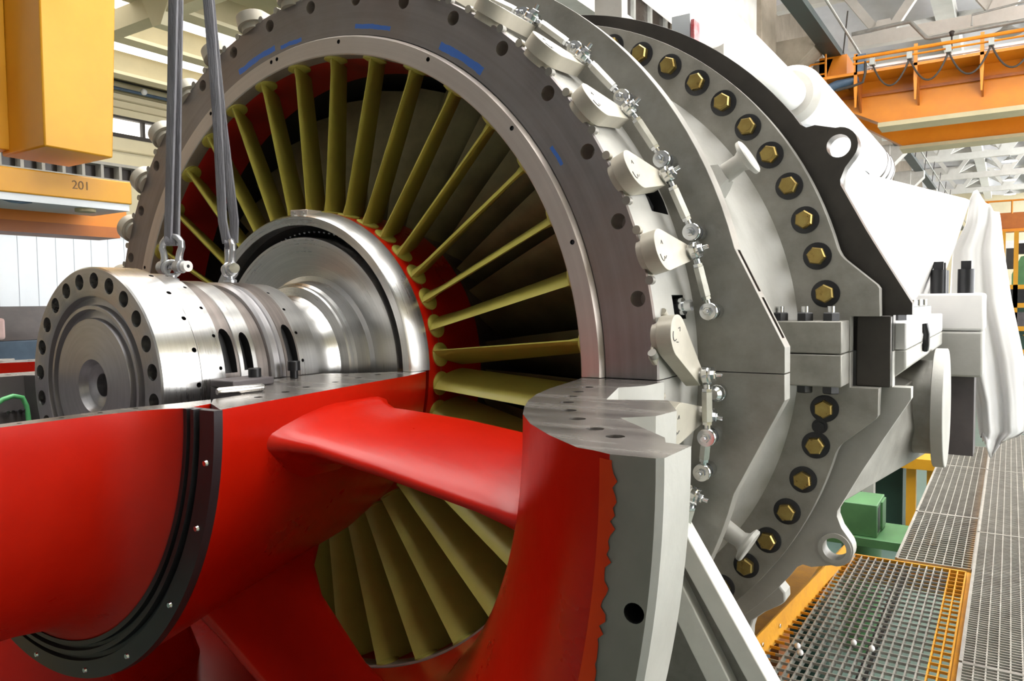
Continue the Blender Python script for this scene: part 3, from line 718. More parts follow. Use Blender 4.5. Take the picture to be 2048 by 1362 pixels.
# white compressed-air duct above
du = thing('air_duct', 'white insulated duct running back above the flange toward the orange crane', 'duct', (.155, 3, 1.78))
dc = Vector((.155, 0, 1.78)); Y = Vector((0, 1, 0))
obj('duct_pipe', M().cyl(dc+Y*1.25, dc+Y*5.0, .131, n=48), WHITE, du, 40)
obj('duct_sleeve', M().cyl(dc+Y*4.86, dc+Y*9.2, .25, n=56, prof=[(0, .225), (.012, .252), (1, .252)]), WHITE, du, 40)
for y in (8.5, 8.8, 9.1): obj('strap_band', M().cyl(dc+Y*y, dc+Y*(y+.06), .256, n=48), BLACK, du, 40)
obj('shadow_collar', M().cyl(dc+Y*4.80, dc+Y*4.862, .22, n=48, prof=[(0, .185), (1, .232)]), CONC, du, 40, label='painted shadow band at the front of the wide duct section')  # darker collar stands in for the shadow between duct and sleeve
for y in (1.6, 3.0): obj('duct_saddle', M().box(.09, .22, y-.03, y+.03, 1.24, 1.67), GREY, du)
pp = thing('vent_pipe', 'light grey vent pipe with black strap bands beside the white duct', 'pipe', (.30, 6, 1.45))
pc = Vector((.36, 0, 1.36))
obj('pipe', M().cyl(pc+Y*4.4, pc+Y*8.4, .085, n=32), PANEL, pp, 40)
for y in (6.9, 7.15, 7.4): obj('strap_band', M().cyl(pc+Y*y, pc+Y*(y+.07), .092, n=32), BLACK, pp, 40)
obj('pipe_foot', M().box(.30, .42, 7.6, 7.75, -2.7, 1.3), GREY, pp)
t = thing('alarm_box', 'small pale box with red front on the dark flange rim', 'box', (.62, 1.25, 1.19))
obj('box', M().box(.585, .655, 1.22, 1.27, 1.10, 1.215), PANEL, t); obj('red_front', M().box(.66, .672, 1.215, 1.275, 1.10, 1.19), REDB, t)
# plastic sheet hung over the rear
def sheet():
    g = M(); outl = [(.71, 1.455, 1.585), (.64, 1.45, 1.59), (.56, 1.44, 1.60), (.42, 1.38, 1.615), (.15, 1.37, 1.655), (-.18, 1.44, 1.72), (-.40, 1.50, 1.735), (-.56, 1.52, 1.74), (-.66, 1.54, 1.62)]
    nU, fr, bk = 22, [], []
    rows = []
    for k in range(len(outl)-1):
        for s in range(5):
            t = s/5; rows.append([outl[k][i]*(1-t)+outl[k+1][i]*t for i in range(3)])
    rows.append(outl[-1])
    vs = []
    for i, (z, x0, x1) in enumerate(rows):
        f = i/len(rows)
        for j in range(nU+1):
            u = j/nU
            fold = math.sin(u*13+f*2.0)*.030*(.12+f)+math.sin(u*31+f*5)*.010*(.15+f)+math.sin(f*17+u*6)*.008
            tp = [-.02, .03, .035, -.01, -.04, -.045, -.09, -.12]; q = u*6.99; top = tp[int(q)]*(1-q%1)+tp[int(q)+1]*(q % 1)
            low = .05*math.sin(u*8+1) if i > len(rows)-4 else 0
            vs.append((x0+(x1-x0)*u, 3.33+.10*u*u+fold-.05*f, z+top*(1-i/6 if i < 6 else 0)+low))
    n = nU+1
    g.add(vs, [[i*n+j, i*n+j+1, (i+1)*n+j+1, (i+1)*n+j] for i in range(len(rows)-1) for j in range(nU)])
    return g
o = obj('plastic_sheet', sheet(), SHEET, None, 180)
md = o.modifiers.new('thick', 'SOLIDIFY'); md.thickness = .003
tag(o, 'white translucent plastic sheet hanging over the casing end', 'plastic sheet')
# white support stand in the foreground
sb = thing('support_stand', 'white welded steel support stand beneath the red inlet casing', 'stand', (1.3, .15, -2.7))
def bar(p, q, w, d): # rectangular bar between two points; w across, d along y
    p, q = Vector(p), Vector(q); dr = (q-p).normalized(); s = Vector((0, 1, 0)); n = dr.cross(s).normalized()
    return [[c+n*a*w/2+s*b*d/2 for a, b in ((-1, -1), (1, -1), (1, 1), (-1, 1))] for c in (p, q)]
obj('outer_bar', M().loft(bar((1.00, .165, -.34), (1.60, .165, -1.30), .045, .06)), WHITEB, sb, 20, bevel=.003)
obj('inner_bar', M().loft(bar((.93, .165, -.36), (1.46, .165, -1.30), .055, .06)), WHITEB, sb, 20, bevel=.003)
obj('web_plate', M().prism([(1.0, -.36), (1.52, -1.28), (.6, -1.28), (.72, -.70), (.86, -.58)], XZ(.17), .02), GREY2, sb)
obj('post', M().box(1.36, 1.62, .10, .23, -2.7, -1.28), WHITEB, sb)
obj('base_beam', M().box(-1.5, 1.36, .08, .25, -2.7, -1.28), GREY2, sb)

# ================================================================== platform gratings
def grating(name, label, x0, x1, y0, y1, z, nb, nc, mat_, fr, wid=.006, dep=.03, xl=None, skipfrac=None, rim=None):
    t = thing(name, label, 'grating', ((x0+x1)/2, (y0+y1)/2, z), 'platform gratings')
    g = M()
    for i in range(nb+1):
        x = x0+(x1-x0)*i/nb
        ys = y0
        if xl and x < xl[1]: ys = y0+(y1-y0)*(x-xl[0])/(xl[1]-xl[0]) if x > xl[0] else None
        if xl and x < xl[1]: ys = y0+(y1-y0)*max(0, (x-xl[0])/(xl[1]-xl[0]))
        g.box(x-wid/2, x+wid/2, ys if not xl else y0, y1, z-dep, z)
    b = obj('bearing_bars', g, mat_, t, 0)
    g = M()
    for i in range(nc+1):
        y = y0+(y1-y0)*i/nc
        g.box(x0, x1, y-wid*.42, y+wid*.42, z-dep*.35, z+.001)
    obj('cross_bars', g, mat_, t, 0)
    g = M()
    for a in ((x0-.012, x0, y0, y1), (x1, x1+.012, y0, y1), (x0, x1, y0-.012, y0), (x0, x1, y1, y1+.012)): g.box(a[0], a[1], a[2], a[3], z-dep-.02, z+.002)
    obj('edge_frame', g, fr, t, 0)
    return t
GZ = -1.35
# near panel with painted edge strip: bars cut along the slanting kick plate
t = thing('grating', 'open square grating panel with orange painted edges beside the casing foot', 'grating', (1.2, 2.2, GZ), 'platform gratings')
xe = lambda y: .735+(y-1.0)*(.885-.735)/2.27
g, ge = M(), M()
for i in range(17):
    x = 1.471-.0375*i
    y0 = .55 if x > xe(.55) else 1.0+(x-.735)*2.27/.15
    if y0 < 3.25: (ge if i in (0, 1, 2) else g).box(x-.003, x+.003, max(.55, y0), 3.30, GZ-.03, GZ)
for i in range(44):
    y = 3.30-.064*i
    if y < .55: break
    g.box(xe(y)+.05, 1.396, y-.0025, y+.0025, GZ-.011, GZ+.001)
    ge.box(xe(y)-.01, xe(y)+.05, y-.0025, y+.0025, GZ-.011, GZ+.001); ge.box(1.396, 1.471, y-.0025, y+.0025, GZ-.011, GZ+.001)
ge.box(.88, 1.474, 3.295, 3.31, GZ-.05, GZ+.002); ge.box(1.471, 1.476, .55, 3.31, GZ-.05, GZ+.002)
obj('bars', g, GALV, t, 0); obj('painted_edge', ge, PLATF, t, 0)
g = M().loft([[(xe(3.33), 3.33, GZ-.02), (xe(3.33)+.007, 3.33, GZ-.02), (xe(3.33)+.007, 3.33, GZ+.10), (xe(3.33), 3.33, GZ+.10)],
              [(xe(.5), .5, GZ-.02), (xe(.5)+.007, .5, GZ-.02), (xe(.5)+.007, .5, GZ+.10), (xe(.5), .5, GZ+.10)]])
kp = thing('kick_plate', 'scratched orange kick plate standing along the grating edge', 'plate', (.8, 2, GZ))
obj('plate', g, PLATF, kp, 0)
for y in (1.95, 1.72): obj('plate_bolt', M().hexa((xe(y)+.007, y, GZ+.045), (xe(y)+.014, y, GZ+.045), .011), CHROME, kp, 20)
obj('ledger_angle', M().box(.62, .74, .5, 3.33, GZ-.12, GZ-.05), PLATF, kp)
for y0, y1, lb in ((.3, 2.05, 'dense grey walkway grating nearest the camera at the right edge'), (2.07, 4.12, 'dense grey walkway grating, second along the right edge'), (4.14, 6.2, 'dense grey walkway grating, third along the right edge'), (6.22, 8.3, 'dense grey walkway grating, farthest along the right edge')):
    grating('grating', lb, 1.512, 2.35, y0, y1, GZ+.012, 20, int((y1-y0)/.0275), GALV, GALV, .0055, .028)
for y0, y1, lb in ((3.46, 4.62, 'grey grating just beyond the orange edged panel'), (4.65, 6.45, 'grey grating farther back beside the yellow table'), (6.48, 7.6, 'grey grating at the far end near the nozzle flange')):
    grating('grating', lb, 1.115, 1.492, y0, y1, GZ-.03, 8, int((y1-y0)/.045), GALV, GALV, .006, .028)
pf_ = thing('platform_frame', 'steel frame under the walkway gratings', 'frame', (1.5, 3, -2.7))
for x in (1.492, 2.36): obj('beam', M().box(x-.02, x+.012, .3, 8.3, GZ-.2, GZ-.045), PLATF if x < 2 else MACH, pf_)
for x, y in ((1.50, 3.9), (1.50, 7.9), (2.36, 1.5), (2.36, 7.9)): obj('post', M().box(x-.04, x+.04, y-.04, y+.04, -2.7, GZ-.2), GRN, pf_)
obj('cross_beam', M().box(.62, 1.48, 3.33, 3.40, GZ-.16, GZ-.05), PLATF, pf_)
obj('long_bearer', M().box(1.14, 1.18, .4, 3.33, GZ-.14, GZ-.06), BLACK, pf_)
# small litter on the grating seen as white blobs
for k, (x, y, lb) in enumerate([(1.105, 2.02, 'white packing bead on the grating middle, left of a pair'), (1.18, 2.0, 'white packing bead on the grating middle, right of a pair'), (.905, 1.86, 'white packing bead near the kick plate, smaller one'), (.93, 1.80, 'white packing bead near the kick plate, larger one'), (1.43, 1.62, 'white packing bead by the right orange edge')]):
    tag(obj('packing_bead', M().ball((x, y, GZ+.012), .013, 10, sq=(1, 1.2, 1)), WHITE, None, 60), lb, 'bead', 'white packing beads on the grating')

# ================================================================== things under and beyond the platform
gs = thing('green_stand', 'green machine pedestal with steel plate under the lifting lug', 'pedestal', (.42, 5.4, -2.7))
obj('column', M().cyl((.66, 5.2, -2.7), (.66, 5.2, -1.80), .15, n=32), GRN, gs, 40)
obj('top_plate', M().box(.36, .98, 4.95, 5.5, -1.80, -1.73), GRN, gs, 20, bevel=.004)
obj('green_beam', M().box(-.7, .80, 5.0, 5.42, -1.73, -1.47), GRN, gs, 20, bevel=.006)
obj('beam_end_opening', M().box(.795, .803, 5.05, 5.16, -1.70, -1.50), DARK, gs); obj('beam_end_strap', M().box(.80, .815, 5.20, 5.40, -1.71, -1.49), GRN, gs)
yt = thing('yellow_bench', 'yellow steel work bench behind the casing over the green floor', 'bench', (.6, 8.6, -2.7))
obj('bench_top', M().box(-.6, 1.30, 8.2, 9.4, -1.80, -1.68), YEL, yt)
for x in (.72, .93): obj('leg', M().box(x-.05, x+.05, 8.3, 8.4, -2.68, -1.8), YEL, yt)
for x in (-.5,): obj('leg', M().box(x-.05, x+.05, 8.3, 8.4, -2.68, -1.8), YEL, yt)
for x in (.72, .93, -.5): obj('foot', M().cyl((x, 8.35, -2.7), (x, 8.35, -2.66), .05, n=12), BLACK, yt)
tag(obj('machine_cabinet', M().box(-1.2, .62, 8.45, 9.2, -2.7, -1.85), DGRN), 'dark green cabinet under the yellow bench', 'cabinet')
tb = thing('drum', 'dark blue drum with a grey lid under the lug beside the platform', 'drum', (.55, 4.0, -2.7))
obj('drum', M().cyl((.52, 3.95, -2.7), (.52, 3.95, -1.86), .13, n=28), DGRN, tb, 40); obj('lid', M().cyl((.52, 3.95, -1.86), (.52, 3.95, -1.83), .14, n=28), MACH, tb, 40)
tag(obj('crate', M().box(-.35, .30, 4.0, 4.6, -2.7, -1.60), ORAD), 'rusty orange crate behind the dark drum', 'crate')
tag(obj('blue_case', M().box(-.1, .42, 2.6, 3.3, -2.7, -2.0), BLUE), 'blue case on the floor under the casing foot', 'case')

# ================================================================== left background: yellow crane parts, machine bed, cabinets
hb = thing('hoist_column', 'large yellow box column hanging down at upper left', 'crane column', (-3.2, .95, 1.1))
obj('box_column', M().loft([[(-3.52, .715, 1.094), (-3.0, .715, 1.094), (-3.0, 1.115, 1.085), (-3.52, 1.115, 1.085)], [(-3.52, .735, 3.6), (-3.0, .735, 3.6), (-3.0, 1.25, 3.6), (-3.52, 1.25, 3.6)]]), YEL, hb, 20, bevel=.01)
obj('side_web', M().box(-3.56, -3.42, .60, .72, 1.12, 3.6), YEL, hb, 20, bevel=.006)
obj('top_girder', M().box(-4.2, -2.6, -1.5, 3.0, 3.6, 4.1), YEL, hb)
obj('girder_post', M().box(-4.1, -3.8, -1.4, -1.1, -2.7, 3.6), YEL, hb)
lb_ = thing('hoist_beam', 'yellow horizontal crane beam marked 201 below the box column', 'crane beam', (-3.4, .5, .9))
obj('beam', M().box(-3.7, -3.2, -1.8, 1.345, .838, .985), YEL, lb_, 20, bevel=.008)
obj('grey_underside', M().box(-3.66, -3.21, -1.8, 1.33, .795, .838), PANEL, lb_)
obj('wheel_guard', M().cyl((-3.30, 1.09, .80), (-3.30, 1.09, .775), .06, n=24), CREAMD, lb_, 40)
obj('cable_loop', M().tube([(-3.23, .58, .80), (-3.23, .62, .79), (-3.23, .68, .787), (-3.23, .74, .797)], .007, 6), BLUE, lb_)
obj('rear_beam', M().box(-4.3, -3.75, -1.8, 1.62, .72, .93), ORA, lb_); obj('lower_beam', M().box(-4.0, -3.72, -1.8, 1.55, .66, .735), ORAD, lb_)
obj('end_post', M().box(-3.9, -3.5, -1.8, -1.5, -2.7, .8), YEL, lb_)
cu = bpy.data.curves.new('number_mark', 'FONT'); cu.body = '201'; cu.size = .075; cu.extrude = .0008
tmp = bpy.data.objects.new('tmp', cu); COL.objects.link(tmp)
me = bpy.data.meshes.new_from_object(tmp.evaluated_get(bpy.context.evaluated_depsgraph_get())); bpy.data.objects.remove(tmp)
me.materials.clear(); me.materials.append(SCRIB)
o = bpy.data.objects.new('number_mark', me); COL.objects.link(o); o.parent = lb_
o.matrix_local = Matrix.Translation(Vector((-3.1990, .96, .90))-lb_.location) @ Matrix(((0, 0, 1, 0), (1, 0, 0, 0), (0, 1, 0, 0), (0, 0, 0, 1)))
pw = thing('partition', 'white panelled partition wall below the orange beams', 'partition', (-7, 2.5, -2.7))
obj('panels', M().box(-7.1, -7.0, -3, 12, -2.7, 1.02), PANEL, pw)
g = M()
for k in range(78): g.box(-7.003, -6.997, -3+.19*k, -2.996+.19*k, -2.7, 1.02)
obj('panel_seams', g, SEAM, pw)['kind'] = 'stuff'; obj('top_rail', M().box(-7.14, -6.96, -3, 12, 1.02, 1.10), CREAMD, pw); obj('rail_shadow_strip', M().box(-7.0, -6.97, -3, 12, .985, 1.02), WINF, pw)  # dark solid strip imitates the shadow under the top rail
cb = thing('cabinet', 'blue steel cabinet with dark lid behind the coupling', 'cabinet', (-4.4, 1.5, -2.7))
obj('body', M().box(-4.9, -4.2, .7, 1.42, -2.7, -.06), BLUE, cb, 20, bevel=.01); obj('lid', M().loft([[(-4.9, .7, -.06), (-4.2, .7, -.06), (-4.2, 1.42, -.06), (-4.9, 1.42, -.06)], [(-4.9, .7, .18), (-4.5, .7, .18), (-4.5, 1.42, .18), (-4.9, 1.42, .18)]]), MACH, cb)
tag(obj('cabinet', M().box(-5.6, -4.95, 1.3, 3.2, -2.7, .14), BLUE, None, 20, bevel=.01), 'slate blue cabinet farther left behind the first', 'cabinet')
tr = thing('tray', 'pink plastic tray with papers on the blue cabinet', 'tray', (-4.3, .82, -.06))
obj('tray_body', M().box(-4.42, -4.14, .68, .96, -.05, .10), PINK, tr, 20, bevel=.02); obj('papers', M().box(-4.40, -4.16, .70, .92, .10, .13), WHITE, tr)
ho = thing('hose', 'bright green hose looping down inside the red casing half', 'hose', (-.32, -.70, -.09))
obj('tube', M().tube([(-.40, -.70, -.10), (-.404, -.675, -.07), (-.404, -.651, -.053), (-.404, -.628, -.047), (-.404, -.607, -.053), (-.402, -.599, -.075), (-.398, -.598, -.104), (-.385, -.60, -.18), (-.32, -.60, -.30)], .006, 10), HOSE, ho, 60)
for y in (-.643, -.632, -.616, -.603): obj('fitting', M().cyl((-.425, y, -.086), (-.398, y, -.086), .0045, n=10), CHROME, ho)
# ================================================================== the hall
FL = -H
struct('floor', M().box(-16, 11, -9, 76, FL-.2, FL), FLOOR)
# left wall with clerestory windows and a glazed gallery band
WX = -14
g = M(); g.box(WX-.3, WX, -9, 14, FL, 2.78); g.box(WX-.3, WX, -9, 14, 3.14, 3.76); g.box(WX-.3, WX, -9, 14, 4.12, 5.2)
g.box(WX-.3, WX, 13.7, 14, 2.7, 4.2)
struct('wall_left', g, CREAM)
g = M(); g.box(WX-.22, WX-.2, -9, 13.7, 3.76, 4.12); struct('window_1', g, DAYW)
g = M()
g.box(WX-.1, WX+.02, -9, 13.7, 3.70, 3.78); g.box(WX-.1, WX+.02, -9, 13.7, 4.10, 4.15)
for k in range(16): g.box(WX-.1, WX, -8.2+1.35*k, -8.14+1.35*k, 3.76, 4.12)
for k in range(8):
    y = -7.6+2.7*k; g.loft([[(WX-.06, y, 3.78), (WX, y, 3.78), (WX, y+.10, 3.78), (WX-.06, y+.10, 3.78)], [(WX-.06, y-.35, 4.1), (WX, y-.35, 4.1), (WX, y-.25, 4.1), (WX-.06, y-.25, 4.1)]])
struct('trim_1', g, WINF)
struct('window_2', M().box(WX-.25, WX-.2, -9, 13.7, 2.78, 3.14), GLASS)
g = M()
for k in range(60): g.box(WX-.2, WX+.01, -8.9+.38*k, -8.84+.38*k, 2.78, 3.14)
g.box(WX-.2, WX+.03, -9, 13.7, 3.08, 3.14); g.box(WX-.2, WX+.03, -9, 13.7, 2.75, 2.81)
struct('trim_2', g, CONC)
g = M()
for z, d in ((3.40, .03), (4.46, .03), (4.60, .05), (4.30, .02)): g.box(WX, WX+d+.02, -9, 13.7, z, z+d)
struct('trim_3', g, CREAMD)
pi_ = thing('wall_pipe', 'thin blue grey pipe run with round lamp on the cream wall', 'pipe', (WX+.3, 5, 4.8))
obj('pipe_run', M().tube([(WX+.3, -8, 4.62), (WX+.3, 13.5, 4.62)], .035, 8), BLUE, pi_); obj('conduit', M().tube([(WX+.3, -8, 4.78), (WX+.3, 13.5, 4.78)], .02, 8), WINF, pi_)
for y in (6.7, 8.9): obj('bracket', M().box(WX-.05, WX+.32, y-.02, y+.02, 4.58, 4.86), WINF, pi_)
obj('pipe_lamp', M().ball((WX+.34, 7.85, 4.66), .07, 12), WHITE, pi_)
# left bay ceiling with joists
struct('ceiling', M().box(WX-.3, -6.6, -9, 14, 5.15, 5.3), CREAM)
for k, x in enumerate((-13.0, -11.0, -9.2, -7.3)):
    j = thing('ceiling_joist', 'cream roof joist, %s from the left wall' % ORD[k], 'joist', (x, 2, 4.7), 'cream roof joists')
    obj('web', M().box(x-.06, x+.06, -9, 14, 4.72, 5.15), CREAMD, j); obj('flange', M().box(x-.16, x+.16, -9, 14, 4.66, 4.72), CREAM, j)
struct('window_9', M().box(-10.85, -9.5, -9, 14, 5.10, 5.14), DAYW)
struct('window_3', M().box(-12.85, -11.2, -9, 14, 5.10, 5.14), DAYW)
cbm = thing('cross_beam', 'pale cross beam under the roof joists at upper left', 'beam', (-10, 5.2, 4.4))
obj('beam', M().box(WX, -6.6, 5.05, 5.30, 4.35, 4.66), CREAM, cbm); obj('end_plate', M().loft([[(-9.0, 5.0, 4.66), (-8.2, 5.0, 4.66), (-8.2, 5.35, 4.66), (-9.0, 5.35, 4.66)], [(-8.8, 5.05, 4.2), (-8.6, 5.05, 4.2), (-8.6, 5.3, 4.2), (-8.8, 5.3, 4.2)]]), CREAM, cbm)
obj('hanging_wire', M().tube([(-9.2, 8.0, 4.7), (-9.15, 8.05, 3.9), (-9.1, 8.1, 3.65), (-9.0, 8.15, 3.9), (-8.95, 8.15, 4.2)], .008, 6), WINF, cbm)
# near roof with skylights, right wall with tall windows
g = M()
g.box(-6.6, 11, -9, -2.5, 8.8, 9)
for x0, x1 in ((-6.6, -5.2), (-2.2, -1.0), (2.0, 3.2), (6.2, 11)): g.box(x0, x1, -9, 14, 8.8, 9)
struct('ceiling_near', g, SHELL)
SKY_ = emit('skylight_pane', (1., .985, .95), 9.)
SIDE = emit('side_window_pane', (.97, .98, 1.), 7.)
for k, (x0, x1) in enumerate(((-5.2, -2.2), (-1.0, 2.0), (3.2, 6.2))):
    struct('window_%d' % (4+k), M().box(x0, x1, -2.5, 13, 8.88, 8.9), SKY_)
g = M(); g.box(10, 10.3, -9, -1, -1.2, 5.2); g.box(10, 10.3, -9, 76, FL, -1.2); g.box(10, 10.3, -9, 14, 5.2, 9); g.box(10, 10.3, 14, 76, 5.2, 5.5); g.box(10, 10.3, 14, 76, 8.4, 12)
for k in range(15): g.box(10, 10.3, -9+5.8*k, -8.2+5.8*k, -1.2, 5.2)
struct('wall_right', g, CREAM)
struct('window_7', M().box(10.2, 10.22, -1, 76, -1.2, 5.2), SIDE)
struct('window_10', M().box(10.2, 10.22, 14, 76, 5.5, 8.4), SIDE)  # added glowing band out of view, brightens the vaulted roof
# far wall
struct('wall_front', M().box(-16, 11, -9.3, -9, FL, 9), WALLG)  # unseen wall behind the camera, put in to cut the ambient light
struct('wall_back', M().box(-16, 11, 75, 75.3, FL, 12), CREAM)
# aisle columns and gallery on the left of the crane bay
def col(x0, x1, y0, y1, m, lbl, z1=9):
    t = thing('column', lbl, 'column', ((x0+x1)/2, (y0+y1)/2, FL))
    obj('shaft', M().box(x0, x1, y0, y1, FL, z1), m, t, 20, bevel=.02)
    obj('clamp_band', M().box(x0-.01, x1+.01, y0-.01, y1+.01, 5.0, 5.04), WINF, t)
    return t
col(-3.10, -2.62, 13.0, 13.9, CONC, 'pale concrete column above the white duct')
c_ = col(-3.5, -2.9, 15.3, 16.5, CONCB, 'brown concrete column right of the pale column')
obj('corbel', M().prism([(-3.2, 4.8), (-2.0, 5.85), (-2.0, 6.0), (-3.2, 6.0)], XZ(16.6), .8), CONCB, c_)
obj('brace', M().prism([(-3.2, 3.0), (-2.9, 3.0), (-1.9, 5.7), (-2.3, 5.7)], XZ(17.6), .5), CONCB, c_)
for k, y in enumerate((23, 30, 37, 44)):
    c2_ = col(-2.9, -2.2, y, y+.8, CONC, 'grey concrete column under the runway, %s beyond the orange crane' % ORD[k], 5.8)
    obj('haunch', M().prism([(-2.6, 4.6), (-1.7, 5.5), (-1.7, 5.8), (-2.6, 5.8)], XZ(y+.1), .6), CONC, c2_)
struct('wall_aisle', M().box(-4.6, -4.3, 14, 75, FL, 9.5), CONCB)
struct('trim_4', M().box(-4.75, -4.15, 4, 14.5, 4.9, 5.25), CONC)
struct('window_8', M().box(-4.5, -4.45, 4, 14.5, 5.25, 7.0), GLASS)
g = M()
for k in range(14): g.box(-4.45, -4.38, 4+.8*k, 4.09+.8*k, 5.25, 7.0)
g.box(-4.45, -4.36, 4, 14.5, 5.25, 5.33); g.box(-4.45, -4.36, 4, 14.5, 6.0, 6.06)
struct('trim_5', g, PIPE)
# runway beam along the bay
rw = thing('runway_beam', 'dark crane runway beam running down the bay above the duct', 'crane rail', (-1.9, 20, 5.9))
obj('beam', M().box(-2.02, -1.80, 6, 74, 5.80, 6.02), RAILD, rw); obj('rail_head', M().box(-1.92, -1.86, 6, 74, 6.02, 6.09), PIPE, rw)
obj('conductor_line', M().tube([(-1.62, 6, 6.25), (-1.62, 74, 6.25)], .03, 8), PIPE, rw); obj('lower_flange', M().box(-2.06, -1.72, 6, 74, 5.74, 5.80), RAILD, rw)
for y in range(14, 60, 4): obj('standard', M().tube([(-1.75, y, 5.9), (-1.66, y, 6.85)], .018, 6), WINF, rw)
# vaulted concrete roof with lattice ribs
g = M(); ny_, nx_ = 180, 14
vs = [(-4.4+15*i/nx_, 13+62*j/ny_, 8.55+1.25*abs(math.sin(pi*(13+62*j/ny_-22)/7.4))**.8+.25*math.sin(i*.9)) for j in range(ny_+1) for i in range(nx_+1)]
g.add(vs, [[j*(nx_+1)+i, j*(nx_+1)+i+1, (j+1)*(nx_+1)+i+1, (j+1)*(nx_+1)+i] for j in range(ny_) for i in range(nx_)])
struct('ceiling_vault', g, SHELL, smooth=60)
def rod_(g, p, q, w, d):
    p, q = Vector(p), Vector(q); dr = (q-p).normalized(); n = dr.cross(Vector((0, 1, 0))).normalized(); s = Vector((0, 1, 0))
    g.loft([[c+n*a*w/2+s*b*d/2 for a, b in ((-1, -1), (1, -1), (1, 1), (-1, 1))] for c in (p, q)])
names = ['nearest', 'second', 'third', 'fourth', 'fifth', 'sixth']
for k, y in enumerate((22, 29.3, 36.6, 44, 51.4, 58.8)):
    t = thing('roof_truss', 'pale concrete roof truss across the crane bay, %s of the row' % names[k], 'truss', (1, y, 7.3), 'concrete roof trusses')
    obj('tie_beam', M().box(-2.3, 10, y-.16, y+.16, 7.12, 7.44), RIB, t)
    obj('top_chord', M().box(-4.3, 10, y-.18, y+.18, 8.55, 8.95), RIB, t)
    for x in (-1.4, 1.3, 4.0, 6.7):
        for s in (-1, 1):
            g = M(); rod_(g, (x+s*.12, y, 7.4), (x+s*1.05, y, 8.75), .22, .22); obj('web_member', g, RIB, t)
        obj('node', M().prism([(x-.3, 7.42), (x+.3, 7.42), (x+.16, 7.75), (x-.16, 7.75)], XZ(y-.15), .3), RIB, t)
    for s in (-1, 1):
        g = M(); rod_(g, (.0+s*.1, y+3.7, 8.7), (.0+s*1.3, y+.1, 7.5), .2, .2); obj('diagonal', g, RIB, t)
    l_ = thing('pendant_lamp', 'round hall lamp hanging from the %s roof truss' % names[k], 'lamp', (1.45, y-.1, 6.9), 'round hall lamps')
    obj('stem', M().tube([(1.45, y-.1, 7.3), (1.45, y-.1, 6.95)], .025, 8), PIPE, l_)
    obj('reflector', M().cyl((1.45, y-.1, 7.0), (1.45, y-.1, 6.82), .34, n=24, prof=[(0, .10), (.4, .16), (1, .36)]), PIPE, l_, 40)
    obj('diffuser', M().cyl((1.45, y-.1, 6.825), (1.45, y-.1, 6.80), .33, n=24), LAMP if k else PIPE, l_, 40)
for k, x in enumerate((-.1, 2.65, 5.4)):
    struct('trim_%d' % (6+k), M().box(x-.25, x+.25, 14, 74, 8.25, 8.75), RIB)
rp = thing('roof_pipe', 'grey sprinkler pipe bending below the nearest roof truss', 'pipe', (0, 20, 7))
obj('pipe', M().tube([(-1.9, 20, 6.92), (-.62, 20, 6.97), (-.55, 20, 6.95), (-.2, 20, 6.50), (-.12, 20, 6.48), (9, 20, 6.62)], .05, 10), PIPE, rp)
obj('valve', M().ball((.34, 20, 6.5), .075, 12), WINF, rp)
obj('drop', M().tube([(.34, 20, 6.5), (.34, 20, 6.1)], .02, 6), WINF, rp)
obj('small_loop', M().tube([(.75, 20, 6.6), (.75, 20, 6.85), (2.0, 20, 6.95), (2.0, 20, 7.2)], .025, 6), PIPE, rp)

# ================================================================== orange overhead crane across the bay
cr = thing('overhead_crane', 'orange overhead travelling crane bridge with looped festoon cable', 'crane', (2, 18, 4))
obj('front_girder', M().prism([(-2.1, 5.0), (-1.75, 4.60), (-.92, 4.16), (9.5, 4.16), (9.5, 5.22), (-2.1, 5.22)], XZ(18), .5), ORA, cr)
obj('girder_lip', M().prism([(-.98, 4.06), (9.5, 4.06), (9.5, 4.16), (-.98, 4.16)], XZ(17.9), .7), CREAMD, cr)
obj('upper_lip', M().box(-1.9, 9.5, 17.93, 18.0, 4.80, 4.86), ORAD, cr)
obj('rear_girder', M().prism([(-1.9, 4.7), (-.62, 3.86), (9.5, 3.86), (9.5, 5.1), (-1.9, 5.1)], XZ(19.6), .5), ORA, cr)
obj('rear_lip', M().prism([(-.70, 3.78), (9.5, 3.78), (9.5, 3.86), (-.70, 3.86)], XZ(19.5), .7), CREAMD, cr)
obj('end_carriage', M().box(-2.2, -1.6, 17.6, 20.6, 5.0, 5.75), ORA, cr)
obj('walkway', M().box(-2.2, 9.5, 17.2, 18.0, 5.14, 5.20), ORA, cr)
obj('track_rail', M().box(-1.4, 9.5, 17.3, 17.36, 5.26, 5.32), WHITE, cr)
g = M(); g.tube([(-1.4, 17.2, 5.50), (9.5, 17.2, 5.50)], .04, 8); g.tube([(-1.4, 17.2, 5.38), (9.5, 17.2, 5.38)], .022, 8)
obj('handrail', g, ORA, cr)
for x in (-1.35, -.16, 1.06, 2.3):
    obj('rail_post', M().prism([(x-.035, 5.60), (x+.035, 5.60), (x+.035, 4.85), (x+.015, 4.42), (x-.015, 4.42), (x-.035, 4.85)], XZ(17.2), .05), ORA, cr)
    obj('bracket', M().prism([(17.2, 5.14), (18.0, 5.14), (18.0, 4.45)], ((x-.02, 0, 0), (0, 1, 0), (0, 0, 1), (1, 0, 0)), .04), ORAD, cr)
cx = [-1.0, -.27, .46, 1.22, 1.98, 2.74, 3.5]
for k in range(6):
    x0, x1 = cx[k], cx[k+1]
    obj('festoon_cable', M().tube([(x0+(x1-x0)*t, 17.15, 5.30-.52*(1-(2*t-1)**2)) for t in [i/14 for i in range(15)]], .02, 6), WINF, cr)
    obj('cable_carrier', M().box(x0-.05, x0+.05, 17.08, 17.25, 5.28, 5.42), PIPE, cr)
